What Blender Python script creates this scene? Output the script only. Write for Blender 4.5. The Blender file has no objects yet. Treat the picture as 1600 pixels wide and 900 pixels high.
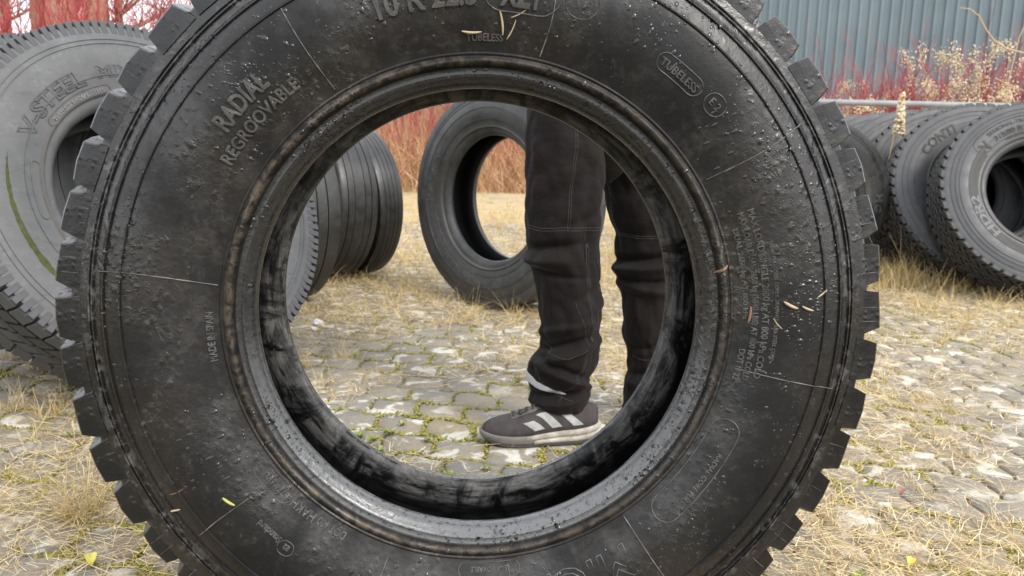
import bpy, bmesh, math, random
import numpy as np
from mathutils import Vector, Matrix, noise as mnoise

random.seed(7)
rng = np.random.default_rng(7)
sc = bpy.context.scene
COL = sc.collection
pi = math.pi
rad = math.radians

# ------------------------------------------------------------------ camera
F, PITCH, ROLL, CAMH = 1277.0, 0.1743, 0.026, 0.7513
cam_d = bpy.data.cameras.new('camera')
cam_d.sensor_width = 36.0
cam_d.lens = F / 1600 * 36
cam_d.clip_start = 0.02
cam_d.clip_end = 2000
cam_d.dof.use_dof = True
cam_d.dof.focus_distance = 1.15
cam_d.dof.aperture_fstop = cam_d.lens / 2.6
cam = bpy.data.objects.new('camera', cam_d)
COL.objects.link(cam)
cam.matrix_world = (Matrix.Translation((0, 0, CAMH)) @ Matrix.Rotation(pi / 2 - PITCH, 4, 'X')
                    @ Matrix.Rotation(ROLL, 4, 'Z'))
sc.camera = cam

# ------------------------------------------------------------------ world and sun (overcast)
SUN_EL, SUN_AZ = rad(42), rad(136)          # azimuth clockwise from +Y: right and behind the camera
w = bpy.data.worlds.new('World')
sc.world = w
w.use_nodes = True
nt = w.node_tree
nt.nodes.clear()
sky = nt.nodes.new('ShaderNodeTexSky')
sky.sky_type = 'NISHITA'
sky.sun_disc = False
sky.sun_elevation = SUN_EL
sky.sun_rotation = SUN_AZ
sky.dust_density = 4.0
mixw = nt.nodes.new('ShaderNodeMix')
mixw.data_type = 'RGBA'
mixw.inputs[0].default_value = 0.86          # cloud cover over the sky
mixw.inputs[7].default_value = (9.2, 9.5, 9.9, 1)
bgn = nt.nodes.new('ShaderNodeBackground')
bgn.inputs[1].default_value = 0.11
out = nt.nodes.new('ShaderNodeOutputWorld')
nt.links.new(sky.outputs[0], mixw.inputs[6])
nt.links.new(mixw.outputs[2], bgn.inputs[0])
nt.links.new(bgn.outputs[0], out.inputs[0])

sun_d = bpy.data.lights.new('sun', 'SUN')
sun_d.energy = 1.35
sun_d.angle = rad(22)
sun_d.color = (1.0, 0.96, 0.9)
sun = bpy.data.objects.new('sun', sun_d)
COL.objects.link(sun)
sdir = Vector((math.sin(SUN_AZ) * math.cos(SUN_EL), math.cos(SUN_AZ) * math.cos(SUN_EL), math.sin(SUN_EL)))
sun.rotation_euler = sdir.to_track_quat('Z', 'Y').to_euler()

sc.view_settings.view_transform = 'Standard'
sc.view_settings.look = 'None'
sc.view_settings.exposure = 1.08
sc.view_settings.gamma = 1.0
sc.view_settings.use_curve_mapping = False
sc.cycles.max_bounces = 6
sc.cycles.diffuse_bounces = 3
sc.cycles.glossy_bounces = 3
sc.cycles.transparent_max_bounces = 8

# ------------------------------------------------------------------ helpers
_c, _s = math.cos(ROLL), math.sin(ROLL)
def ray(px, py):
    """view ray through a pixel of the 1600x900 photograph"""
    dx, dy = px - 800, py - 450
    X = dx * _c + dy * _s
    Y = -dx * _s + dy * _c
    cp, sp = math.cos(PITCH), math.sin(PITCH)
    return Vector((X, F * cp - Y * sp, -F * sp - Y * cp)).normalized()
def ground_at(px, py, z=0.0):
    d = ray(px, py)
    t = (z - CAMH) / d.z
    return Vector((0, 0, CAMH)) + d * t
def plane_at(px, py, Y):
    d = ray(px, py)
    return Vector((0, 0, CAMH)) + d * (Y / d.y)

def link(o, parent=None, label=None, cat=None, group=None, kind=None):
    COL.objects.link(o)
    if parent is not None: o.parent = parent
    if label: o['label'] = label
    if cat: o['category'] = cat
    if group: o['group'] = group
    if kind: o['kind'] = kind
    return o
def np_mesh(name, V, Q, mats, smooth=False, mi=None):
    """mesh from arrays; Q is an (n,3) or (n,4) array or a list of such"""
    me = bpy.data.meshes.new(name)
    if not isinstance(Q, list): Q = [Q]
    V = np.asarray(V, np.float32).reshape(-1, 3)
    me.vertices.add(len(V))
    me.vertices.foreach_set('co', V.ravel())
    idx = np.concatenate([np.asarray(q, np.int32).ravel() for q in Q])
    tot = np.concatenate([np.full(len(q), np.asarray(q).shape[1], np.int32) for q in Q])
    st = np.concatenate([[0], np.cumsum(tot)[:-1]]).astype(np.int32)
    me.loops.add(len(idx))
    me.loops.foreach_set('vertex_index', idx)
    me.polygons.add(len(tot))
    me.polygons.foreach_set('loop_start', st)
    me.polygons.foreach_set('loop_total', tot)
    if mi is not None: me.polygons.foreach_set('material_index', np.asarray(mi, np.int32))
    if smooth: me.polygons.foreach_set('use_smooth', np.ones(len(tot), bool))
    for m in (mats if isinstance(mats, (list, tuple)) else [mats]): me.materials.append(m)
    me.update(calc_edges=True)
    me.validate()
    return me
def py_mesh(name, V, Fc, mats, smooth=False):
    me = bpy.data.meshes.new(name)
    me.from_pydata([tuple(v) for v in V], [], Fc)
    if smooth: me.polygons.foreach_set('use_smooth', [True] * len(me.polygons))
    for m in (mats if isinstance(mats, (list, tuple)) else [mats]): me.materials.append(m)
    me.update()
    return me
def obj(name, me, parent=None, loc=None, rot=None, **k):
    o = bpy.data.objects.new(name, me)
    if loc is not None: o.location = loc
    if rot is not None: o.rotation_euler = rot
    return link(o, parent, **k)
def empty(name, loc, rot=(0, 0, 0), **k):
    o = bpy.data.objects.new(name, None)
    o.location = loc
    o.rotation_euler = rot
    o.empty_display_size = 0.1
    return link(o, None, **k)
def copy_tree(o, parent=None):
    c = o.copy()
    COL.objects.link(c)
    c.parent = parent
    for ch in list(o.children): copy_tree(ch, c)
    return c

def tubes(paths, radii, sides=3):
    """paths (N,K,3), radii (N,K) -> verts, quads"""
    P = np.asarray(paths, float)
    N, K, _ = P.shape
    Rr = np.broadcast_to(np.asarray(radii, float), (N, K))
    T = np.gradient(P, axis=1)
    T /= np.linalg.norm(T, axis=2, keepdims=True) + 1e-9
    ref = np.zeros_like(T); ref[..., 2] = 1
    par = np.abs(T[..., 2]) > 0.9
    ref[par] = (1, 0, 0)
    # one reference per path keeps the tube from twisting
    ref = np.broadcast_to(ref[:, K // 2:K // 2 + 1], T.shape)
    U = np.cross(T, ref); U /= np.linalg.norm(U, axis=2, keepdims=True) + 1e-9
    W = np.cross(T, U)
    a = np.arange(sides) * 2 * pi / sides
    V = P[:, :, None, :] + Rr[:, :, None, None] * (U[:, :, None, :] * np.cos(a)[None, None, :, None] + W[:, :, None, :] * np.sin(a)[None, None, :, None])
    base = (np.arange(N) * K * sides)[:, None, None]
    i = np.arange(K - 1)[None, :, None] * sides
    j = np.arange(sides)[None, None, :]
    j2 = (j + 1) % sides
    Q = np.stack([base + i + j, base + i + j2, base + i + sides + j2, base + i + sides + j], -1).reshape(-1, 4)
    return V.reshape(-1, 3), Q

class MB:
    """collects pieces into one mesh"""
    def __init__(s): s.V = []; s.Q = []; s.n = 0
    def add(s, V, Q):
        s.V.append(np.asarray(V, float).reshape(-1, 3)); s.Q.append(np.asarray(Q) + s.n); s.n += len(s.V[-1])
    def tube(s, pts, r, sides=6):
        V, Q = tubes([pts], np.broadcast_to(r, (1, len(pts))), sides); s.add(V, Q)
    def mesh(s, name, mats, smooth=False):
        return np_mesh(name, np.concatenate(s.V), s.Q, mats, smooth)

# ------------------------------------------------------------------ materials
class NT:
    def __init__(s, name):
        s.m = bpy.data.materials.new(name); s.m.use_nodes = True
        s.t = s.m.node_tree
        s.b = s.t.nodes['Principled BSDF']
    def n(s, typ, **k):
        nd = s.t.nodes.new(typ)
        for a, v in k.items(): setattr(nd, a, v)
        return nd
    def l(s, a, b): s.t.links.new(a, b)
    def set(s, sock, v):
        if hasattr(v, 'is_output'): s.l(v, sock)
        else: sock.default_value = v
    def coord(s, kind='Object'): return s.n('ShaderNodeTexCoord').outputs[kind]
    def pos(s): return s.n('ShaderNodeNewGeometry').outputs['Position']
    def noise(s, vec, scale, detail=4, rough=0.55, dist=0.0):
        nd = s.n('ShaderNodeTexNoise'); s.l(vec, nd.inputs['Vector'])
        nd.inputs['Scale'].default_value = scale; nd.inputs['Detail'].default_value = detail
        nd.inputs['Roughness'].default_value = rough; nd.inputs['Distortion'].default_value = dist
        return nd.outputs[0]
    def voro(s, vec, scale, feature='F1', smooth=None):
        nd = s.n('ShaderNodeTexVoronoi', feature=feature); s.l(vec, nd.inputs['Vector'])
        nd.inputs['Scale'].default_value = scale
        return nd.outputs[0]
    def scale(s, vec, v):
        nd = s.n('ShaderNodeVectorMath', operation='MULTIPLY'); s.l(vec, nd.inputs[0]); nd.inputs[1].default_value = v
        return nd.outputs[0]
    def ramp(s, f, lo, hi, a=0.0, b=1.0):
        nd = s.n('ShaderNodeMapRange'); s.l(f, nd.inputs[0])
        for i, v in zip((1, 2, 3, 4), (lo, hi, a, b)): nd.inputs[i].default_value = v
        return nd.outputs[0]
    def math(s, op, a, b=0.0):
        nd = s.n('ShaderNodeMath', operation=op); s.set(nd.inputs[0], a); s.set(nd.inputs[1], b)
        return nd.outputs[0]
    def mix(s, f, a, b):
        nd = s.n('ShaderNodeMix', data_type='RGBA')
        s.set(nd.inputs[0], f)
        for i, v in ((6, a), (7, b)):
            if isinstance(v, tuple) and len(v) == 3: v = v + (1,)
            s.set(nd.inputs[i], v)
        return nd.outputs[2]
    def cramp(s, f, stops):
        nd = s.n('ShaderNodeValToRGB'); s.l(f, nd.inputs[0])
        el = nd.color_ramp.elements
        while len(el) < len(stops): el.new(0.5)
        for e, (p, c) in zip(el, stops): e.position = p; e.color = tuple(c) + (1,)
        return nd.outputs[0]
    def bump(s, h, strength=0.3, dist=0.002, prev=None):
        nd = s.n('ShaderNodeBump'); s.l(h, nd.inputs['Height'])
        nd.inputs['Strength'].default_value = strength; nd.inputs['Distance'].default_value = dist
        if prev is not None: s.l(prev, nd.inputs['Normal'])
        return nd.outputs[0]
    def fin(s, color=None, rough=None, normal=None, **k):
        if color is not None: s.set(s.b.inputs['Base Color'], color + (1,) if isinstance(color, tuple) else color)
        if rough is not None: s.set(s.b.inputs['Roughness'], rough)
        if normal is not None: s.l(normal, s.b.inputs['Normal'])
        for a, v in k.items(): s.set(s.b.inputs[a.replace('_', ' ')], v)
        return s.m

def radius_of(N, vec):
    sp = N.n('ShaderNodeSeparateXYZ'); N.l(vec, sp.inputs[0])
    a = N.math('MULTIPLY', sp.outputs[0], sp.outputs[0]); b = N.math('MULTIPLY', sp.outputs[2], sp.outputs[2])
    return N.math('SQRT', N.math('ADD', a, b)), sp
def band(N, r, lo, hi, soft=0.002):
    return N.math('MULTIPLY', N.ramp(r, lo - soft, lo + soft), N.ramp(r, hi - soft, hi + soft, 1.0, 0.0))

def mat_main_rubber():
    N = NT('wet_black_rubber'); v = N.coord()
    r, sp = radius_of(N, v)
    big = N.noise(v, 5.0, 5, 0.6); mid = N.noise(v, 26, 5, 0.65, 0.4); fine = N.noise(v, 240, 3, 0.6); sp2 = N.noise(v, 95, 4, 0.7)
    blot = N.noise(v, 60, 4, .65, .6)
    col = N.mix(N.ramp(big, .38, .66), (.0062, .0062, .0067), (.0145, .0122, .0108))
    # grey scuffs and dried grit
    dirt = N.math('MULTIPLY', N.ramp(sp2, .56, .68), N.ramp(mid, .44, .64))
    col = N.mix(N.math('MULTIPLY', dirt, .30), col, (.085, .082, .078))
    scuff = N.noise(N.scale(v, (30, 30, 7)), 1.6, 5, .7, .6)
    col = N.mix(N.math('MULTIPLY', N.math('MULTIPLY', N.ramp(scuff, .58, .70), N.ramp(big, .42, .6)), .15), col, (.11, .11, .112))
    ringm = N.math('MULTIPLY', band(N, r, .3115, .3225, .002), N.ramp(blot, .42, .62, .0, .9))
    ringm = N.math('MULTIPLY', ringm, N.ramp(sp.outputs[0], -.25, .25, 1.0, .45))
    col = N.mix(ringm, col, (.085, .066, .047))
    ring2 = N.math('MULTIPLY', band(N, r, .3225, .372, .012), N.ramp(N.noise(v, 38, 5, .7), .50, .66))
    col = N.mix(N.math('MULTIPLY', ring2, .20), col, (.10, .092, .082))
    sh = N.math('MULTIPLY', band(N, r, .474, .494, .006), N.ramp(blot, .50, .62))
    col = N.mix(N.math('MULTIPLY', sh, .5), col, (.15, .147, .143))
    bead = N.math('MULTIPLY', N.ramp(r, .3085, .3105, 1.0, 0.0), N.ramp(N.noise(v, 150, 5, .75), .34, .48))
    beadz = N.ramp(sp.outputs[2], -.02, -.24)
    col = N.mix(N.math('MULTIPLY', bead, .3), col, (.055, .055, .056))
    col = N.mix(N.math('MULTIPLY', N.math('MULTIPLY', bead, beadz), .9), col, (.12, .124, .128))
    wetn = N.noise(v, 4.6, 5, .62)
    wet = N.ramp(wetn, .44, .56)
    wet = N.math('MULTIPLY', wet, N.ramp(blot, .30, .46, .25, 1.0))
    beadr = N.ramp(r, .3085, .3105, 1.0, 0.0)
    wet = N.math('MAXIMUM', wet, N.math('MULTIPLY', beadr, .8))
    wet = N.math('MAXIMUM', wet, N.math('MULTIPLY', N.ramp(r, .43, .47), N.ramp(big, .3, .5, .45, 1.0)))
    rough = N.math('ADD', N.ramp(mid, .3, .7, .40, .58), N.math('MULTIPLY', wet, -.20))
    rough = N.math('ADD', rough, N.math('MULTIPLY', dirt, .2))
    rough = N.math('ADD', rough, N.math('MULTIPLY', beadr, -.08))
    drops = N.ramp(N.voro(N.scale(v, (1, 1, .8)), 120, 'SMOOTH_F1'), .05, .5, 1.0, 0.0)
    dropm = N.math('MULTIPLY', N.math('MULTIPLY', drops, N.ramp(wetn, .46, .6)), N.ramp(blot, .42, .56))
    nb = N.bump(N.noise(v, 14, 4, .6), .22, .006)
    nb = N.bump(fine, .35, .0006, nb)
    nb = N.bump(sp2, .42, .0013, nb)
    nb = N.bump(dropm, .9, .0016, nb)
    return N.fin(col, rough, nb, **{'Specular_IOR_Level': N.ramp(wet, 0, 1, .26, .62)})
def mat_liner():
    N = NT('scuffed_inner_liner'); v = N.coord()
    r, sp = radius_of(N, v)
    ang = N.math('ARCTAN2', sp.outputs[0], N.math('MULTIPLY', sp.outputs[2], -1.0))
    cmb = N.n('ShaderNodeCombineXYZ'); N.l(N.math('MULTIPLY', ang, 2.2), cmb.inputs[0]); N.l(N.math('MULTIPLY', sp.outputs[1], 42.0), cmb.inputs[1]); N.l(N.math('MULTIPLY', r, 34.0), cmb.inputs[2])
    st = N.noise(cmb.outputs[0], 2.6, 7, .74, .4)
    cm2 = N.n('ShaderNodeCombineXYZ'); N.l(N.math('MULTIPLY', ang, 5.0), cm2.inputs[0]); N.l(N.math('MULTIPLY', r, 9.0), cm2.inputs[1])
    blot = N.noise(cm2.outputs[0], 1.1, 6, .72, .6)
    m = N.math('MULTIPLY', N.ramp(st, .40, .60), N.ramp(blot, .42, .54))
    m = N.math('MULTIPLY', m, N.ramp(r, .318, .335, 1.0, .12))
    col = N.mix(N.math('MULTIPLY', m, .9), (.004, .004, .0045), (.14, .137, .132))
    nb = N.bump(st, .4, .002); nb = N.bump(N.noise(v, 160, 3), .3, .0008, nb)
    return N.fin(col, N.ramp(m, 0, 1, .40, .75), nb, **{'Specular_IOR_Level': .35})
def mat_rubber(name, base, dust, amount, rough=.62, green=0.0, wetlook=0.0, sc_=1.0):
    N = NT(name); v = N.coord()
    big = N.noise(v, 4.0, 6, .68, .4); mid = N.noise(v, 22, 5, .65); fine = N.noise(v, 150, 3, .6)
    f = N.math('ADD', N.ramp(big, .3, .7, amount - .3, amount + .25), N.ramp(mid, .3, .7, -.15, .15))
    f = N.math('MINIMUM', N.math('MAXIMUM', f, 0.0), 1.0)
    col = N.mix(f, base, dust)
    r, _ = radius_of(N, v)
    # dark scuffs and grime caught in streaks
    sc2 = N.noise(N.scale(v, (9, 9, 30)), 1.3, 6, .75, 1.0)
    col = N.mix(N.math('MULTIPLY', N.ramp(sc2, .56, .68), .55), col, base)
    gr = N.math('MULTIPLY', N.ramp(N.noise(v, 60, 4, .7), .55, .7), N.ramp(big, .4, .6))
    col = N.mix(N.math('MULTIPLY', gr, .5), col, (dust[0] * 1.5, dust[1] * 1.5, dust[2] * 1.45))
    col = N.mix(N.math('MULTIPLY', band(N, r, .315, .34, .006), .35), col, (.10, .09, .075))
    nb = N.bump(fine, .3, .001); nb = N.bump(mid, .2, .003, nb)
    return N.fin(col, N.ramp(mid, .3, .7, rough - .12, rough + .12), nb)
def mat_simple(name, c1, c2, scale=20, rough=.7, bump=.2, bdist=.002, coord='Object', **k):
    N = NT(name); v = N.coord(coord) if coord != 'Position' else N.pos()
    n1 = N.noise(v, scale, 5, .6)
    return N.fin(N.mix(N.ramp(n1, .3, .7), c1, c2), rough, N.bump(N.noise(v, scale * 6, 3), bump, bdist), **k)
def mat_island(name, stops, rough=.75, trans=0.0):
    N = NT(name)
    f = N.n('ShaderNodeNewGeometry').outputs['Random Per Island']
    col = N.cramp(f, stops)
    m = N.fin(col, rough)
    return m

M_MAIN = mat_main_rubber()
M_LINER = mat_liner()
M_LETTER = mat_simple('raised_rubber_letter', (.028, .027, .026), (.085, .082, .078), 60, .30, .3, .001)
M_DROP = mat_simple('water_on_rubber', (.012, .012, .013), (.02, .02, .02), 30, .08, 0.05)
M_FLASH = mat_simple('rubber_flash_line', (.025, .022, .02), (.16, .15, .14), 30, .5, .3, .001)

def mat_paver():
    N = NT('weathered_concrete_paver'); p = N.pos()
    rnd = N.n('ShaderNodeObjectInfo').outputs['Random']
    isl = N.n('ShaderNodeNewGeometry').outputs['Random Per Island']
    rr = N.math('FRACT', N.math('ADD', rnd, isl))
    agg = N.noise(p, 260, 3, .7); mid = N.noise(p, 24, 5, .65); big = N.noise(p, 1.3, 4, .55)
    col = N.mix(N.ramp(agg, .3, .7), (.115, .106, .092), (.31, .283, .242))
    col = N.mix(N.ramp(mid, .4, .75, 0, .55), col, (.20, .185, .16))
    col = N.mix(N.math('MULTIPLY', rr, .28), col, (.12, .115, .11))
    tan = N.math('MULTIPLY', N.ramp(N.noise(p, 3.2, 5, .65), .40, .62), N.ramp(N.noise(p, 60, 4, .7), .35, .6))
    col = N.mix(N.math('MULTIPLY', tan, .7), col, (.34, .265, .145))
    # pale lichen crusts
    lich = N.noise(p, 13, 5, .6, .5)
    lm = N.math('MULTIPLY', N.ramp(lich, .54, .60), N.ramp(N.noise(p, 2.4, 3, .5), .36, .52))
    lm = N.math('MULTIPLY', lm, N.ramp(agg, .25, .5, .55, 1.0))
    col = N.mix(N.math('MULTIPLY', lm, .9), col, (.56, .54, .49))
    gl = N.math('MULTIPLY', N.ramp(N.noise(p, 9, 4, .6), .58, .7), N.ramp(mid, .4, .6))
    col = N.mix(N.math('MULTIPLY', gl, .45), col, (.20, .185, .06))
    br = N.ramp(N.noise(p, 6, 5, .6), .56, .72)
    col = N.mix(N.math('MULTIPLY', br, .5), col, (.17, .115, .07))
    nb = N.bump(agg, .6, .0012); nb = N.bump(mid, .5, .004, nb)
    return N.fin(col, .85, nb)
def mat_soil():
    N = NT('joint_soil_and_straw'); p = N.pos()
    a = N.noise(p, 40, 5, .7); b = N.noise(p, 2.0, 4, .6); c = N.noise(p, 9, 5, .65)
    col = N.mix(N.ramp(a, .35, .7), (.06, .045, .03), (.24, .18, .10))
    col = N.mix(N.ramp(c, .5, .62), col, (.12, .12, .025))
    sp = N.n('ShaderNodeSeparateXYZ'); N.l(p, sp.inputs[0])
    far = N.ramp(sp.outputs[1], 2.2, 4.6)
    strawc = N.mix(N.ramp(a, .3, .7), (.30, .225, .115), (.52, .41, .24))
    strawc = N.mix(N.ramp(c, .52, .68), strawc, (.22, .19, .07))
    strawc = N.mix(N.math('MULTIPLY', N.ramp(b, .52, .66), .6), strawc, (.26, .245, .22))
    col = N.mix(far, col, strawc)
    return N.fin(col, .95, N.bump(a, .8, .01))
M_PAVER = mat_paver()
M_SOIL = mat_soil()
M_MOSS = mat_island('moss', [(0, (.10, .105, .010)), (.5, (.22, .20, .020)), (1, (.34, .29, .05))], .9)
M_STRAW = mat_island('dry_grass', [(0, (.36, .25, .10)), (.35, (.58, .44, .20)), (.7, (.68, .55, .30)), (.9, (.50, .30, .13)), (1, (.30, .30, .08))], .7)
M_LITTER = mat_island('dry_litter', [(0, (.34, .19, .09)), (.3, (.56, .40, .18)), (.7, (.74, .60, .34)), (1, (.68, .56, .36))], .75)
M_THICK = mat_island('dry_thicket_stems', [(0, (.26, .14, .07)), (.3, (.44, .27, .13)), (.65, (.56, .39, .20)), (.88, (.48, .17, .11)), (1, (.64, .50, .31))], .75)
M_RED = mat_island('red_dogwood_bark', [(0, (.20, .018, .022)), (.45, (.38, .035, .045)), (.75, (.46, .075, .07)), (1, (.42, .18, .11))], .5)
M_WEED = mat_island('dry_weed_stems', [(0, (.30, .18, .09)), (.5, (.45, .30, .16)), (1, (.58, .46, .28))], .7)
M_SEED = mat_island('cream_seed_fluff', [(0, (.50, .37, .20)), (.5, (.66, .55, .36)), (1, (.78, .70, .54))], .9)
M_GREEN = mat_island('green_leaf', [(0, (.10, .14, .025)), (.6, (.21, .25, .045)), (1, (.36, .35, .08))], .55)
M_BARK = mat_simple('reddish_bark', (.22, .11, .08), (.42, .25, .18), 9, .9, .8, .02)
M_TWIG = mat_island('grey_brown_twigs', [(0, (.10, .07, .05)), (1, (.26, .17, .11))], .8)
M_WALL = mat_simple('blue_grey_cladding', (.128, .172, .192), (.165, .215, .235), 1.2, .5, .05, .002)
M_RAIL = mat_simple('galvanised_rail', (.19, .20, .205), (.31, .32, .325), 6, .45, .1)
M_TROUSER = None

# ------------------------------------------------------------------ setting: ground sheet and earth bank
def build_ground():
    # one sheet to the horizon, with an earth bank behind the shrubs
    me = bpy.data.meshes.new('ground')
    xs = np.concatenate([np.linspace(-400, -20, 6)[:-1], np.linspace(-20, 20, 61), np.linspace(20, 400, 6)[1:]])
    ys = np.concatenate([np.linspace(-300, -4, 6)[:-1], np.linspace(-4, 30, 69), np.linspace(30, 700, 8)[1:]])
    X, Y = np.meshgrid(xs, ys)
    Z = np.full_like(X, -0.0095)
    # bumpy verge beyond the pavers
    for i in range(X.shape[0]):
        for j in range(X.shape[1]):
            if 7.5 < Y[i, j] < 30 and abs(X[i, j]) < 20:
                t = min(1, (Y[i, j] - 7.5) / 2)
                Z[i, j] += t * (.05 + .07 * mnoise.noise(Vector((X[i, j] * .5, Y[i, j] * .5, 0))))
    ny, nx = X.shape
    ii = np.arange(ny - 1)[:, None] * nx + np.arange(nx - 1)[None, :]
    Q = np.stack([ii, ii + 1, ii + nx + 1, ii + nx], -1).reshape(-1, 4)
    me = np_mesh('ground', np.stack([X, Y, Z], -1).reshape(-1, 3), Q, M_SOIL, True)
    return obj('ground', me, kind='structure')
GROUND = build_ground()
def build_bank():
    xs = np.linspace(-16, 3.0, 60); vs = np.linspace(0, 1, 16)
    V = []
    for v in vs:
        for x in xs:
            y = 15.4 + v * 4.0
            h = 1.75 * math.sin(min(1, v * 1.3) * pi / 2) * min(1, max(0, (3.0 - x) / 2.5))
            h += .22 * mnoise.noise(Vector((x * .7, y * .8, 3))) * (1 if 0 < v else 0)
            V.append((x, y, max(h, 0) - .02))
    nx = len(xs)
    ii = np.arange(len(vs) - 1)[:, None] * nx + np.arange(nx - 1)[None, :]
    Q = np.stack([ii, ii + 1, ii + nx + 1, ii + nx], -1).reshape(-1, 4)
    m = mat_simple('bank_of_dead_growth', (.20, .12, .06), (.40, .27, .14), 14, .95, 1.0, .05)
    obj('earth_bank', np_mesh('earth_bank', V, Q, m, True), kind='structure')
build_bank()

# ------------------------------------------------------------------ pavers
PL, PW, PROT = .138, .130, rad(-13)
pc, ps_ = math.cos(PROT), math.sin(PROT)
def p2w(u, v): return (u * pc - v * ps_, u * ps_ + v * pc)
def w2p(x, y): return (x * pc + y * ps_, -x * ps_ + y * pc)
def paver_outline(shift):
    """wavy interlocking outline; neighbours share the same wave"""
    A, B = .009, .010
    pts = []
    g = .0034
    n1, n2 = 5, 4
    def wx(x): return A * math.sin(2 * pi * (x / PL + shift))
    def wy(t): return B * math.sin(2 * pi * t)
    for k in range(n1):
        x = -PL / 2 + PL * k / n1; pts.append((x, -PW / 2 + wx(x)))
    for k in range(n2):
        t = k / n2; pts.append((PL / 2 + wy(t), -PW / 2 + PW * t + (wx(PL / 2)) * 1))
    for k in range(n1):
        x = PL / 2 - PL * k / n1; pts.append((x, PW / 2 + wx(x)))
    for k in range(n2):
        t = 1 - k / n2; pts.append((-PL / 2 + wy(t), -PW / 2 + PW * t + (wx(-PL / 2)) * 1))
    P = np.array(pts)
    def inset(P, d):
        nx_ = np.roll(P, -1, 0); pv = np.roll(P, 1, 0)
        t = nx_ - pv; t /= np.linalg.norm(t, axis=1, keepdims=True) + 1e-9
        nrm = np.stack([-t[:, 1], t[:, 0]], 1)
        return P + nrm * d
    return inset(P, g), inset(P, g + .006)
def paver_geo(shift):
    o, i = paver_outline(shift)
    n = len(o)
    V = np.concatenate([np.c_[o, np.full(n, -.030)], np.c_[o, np.full(n, -.0055)], np.c_[i, np.zeros(n)]])
    a = np.arange(n); b = (a + 1) % n
    Q = np.concatenate([np.stack([a, b, b + n, a + n], 1), np.stack([a + n, b + n, b + 2 * n, a + 2 * n], 1)])
    top = (np.arange(n) + 2 * n)[None, :]
    return V, Q, top
def build_pavers():
    geos = [paver_geo(0), paver_geo(.5)]
    meshes = [np_mesh('paver', g[0], [g[1], g[2]], M_PAVER) for g in geos]
    cells = []
    for j in range(0, 70):
        for k in range(-56, 56):
            u = (k + (.5 if j % 2 else 0)) * PL; v = j * PW + .3
            x, y = p2w(u, v)
            if y < .55 or y > 8.6: continue
            if abs(x) > .72 * y + .5: continue
            cells.append((y + .25 * abs(x), x, y, j % 2))
    cells.sort()
    mb = MB(); cnt = 0
    tops = []
    for d, x, y, par in cells:
        r = random.Random(int(x * 1000) * 7919 + int(y * 1000))
        z = r.uniform(-.003, .002); tx, ty, tz = r.uniform(-.012, .012), r.uniform(-.012, .012), PROT + r.uniform(-.02, .02)
        # those wholly hidden behind the big tyre's sidewall are not worth a part of their own
        if cnt < 300 and y < 3.2:
            obj('paver', meshes[par], GROUND, (x, y, z), (tx, ty, tz)); cnt += 1
        else:
            V = geos[par][0].copy()
            ca, sa = math.cos(tz), math.sin(tz)
            X = V[:, 0] * ca - V[:, 1] * sa + x; Y = V[:, 0] * sa + V[:, 1] * ca + y
            Z = V[:, 2] + z + V[:, 1] * tx - V[:, 0] * ty
            n = len(V) // 3
            W = np.stack([X, Y, Z], 1)
            mb.V.append(W); mb.Q.append(geos[par][1] + mb.n); tops.append(geos[par][2] + mb.n); mb.n += len(W)
    me = np_mesh('paver', np.concatenate(mb.V), mb.Q + [np.concatenate(tops)], M_PAVER)
    obj('paving', me, GROUND, kind='stuff')
build_pavers()

# ------------------------------------------------------------------ tyres
def lathe(name, prof, mats, segs=128, mi=None):
    """closed profile of (r, a) pairs turned about the local Y axis, front at -Y"""
    P = np.array(prof); K = len(P)
    ph = np.arange(segs) * 2 * pi / segs
    V = np.stack([P[None, :, 0] * np.sin(ph)[:, None], np.broadcast_to(P[None, :, 1], (segs, K)), P[None, :, 0] * np.cos(ph)[:, None]], -1)
    i = np.arange(segs)[:, None]; i2 = (i + 1) % segs
    j = np.arange(K)[None, :]; j2 = (j + 1) % K
    Q = np.stack([i * K + j, i * K + j2, i2 * K + j2, i2 * K + j], -1).reshape(-1, 4)
    m = None if mi is None else np.tile(np.array(mi), segs)
    me = np_mesh(name, V.reshape(-1, 3), Q, mats, True, m)
    me.set_sharp_from_angle(angle=rad(50))
    return me
def cyl(ph, r, a): return (r * math.sin(ph), a, r * math.cos(ph))
def loft(sections):
    """list of equal-length closed polygons -> verts, faces with caps"""
    n = len(sections[0]); V = [p for s in sections for p in s]; Fc = []
    for k in range(len(sections) - 1):
        for i in range(n):
            j = (i + 1) % n
            Fc.append((k * n + i, k * n + j, (k + 1) * n + j, (k + 1) * n + i))
    Fc.append(tuple(range(n - 1, -1, -1)))
    Fc.append(tuple(range((len(sections) - 1) * n, len(sections) * n)))
    return V, Fc
def join_geo(geos):
    V, Fc = [], []
    for v, f in geos:
        n = len(V); V += list(v); Fc += [tuple(i + n for i in q) for q in f]
    return V, Fc
def block_geo(P, half, r0, r1, a0, a1, skew=0.0, ch=.003, taper=.85, zig=0.0):
    """one tread block as a chamfered box bent round the tyre; half = half width in pitches"""
    secs = []
    n = 3
    for t, dr, sh in ((0.0, -ch, .94), (.06, 0, 1.0), (.5, 0, 1.0), (.94, 0, 1.0), (1.0, -ch, .94)):
        a = a0 + (a1 - a0) * t
        c = skew * P * (t - .5) + zig * P * (1 - abs(2 * t - 1))
        hw = half * P * sh
        poly = [(c - hw, r0), (c - hw * .97, r1 + dr - ch), (c - hw * taper, r1 + dr), (c + hw * taper, r1 + dr), (c + hw * .97, r1 + dr - ch), (c + hw, r0)]
        secs.append([cyl(p, r, a) for p, r in poly])
    return loft(secs)
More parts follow.
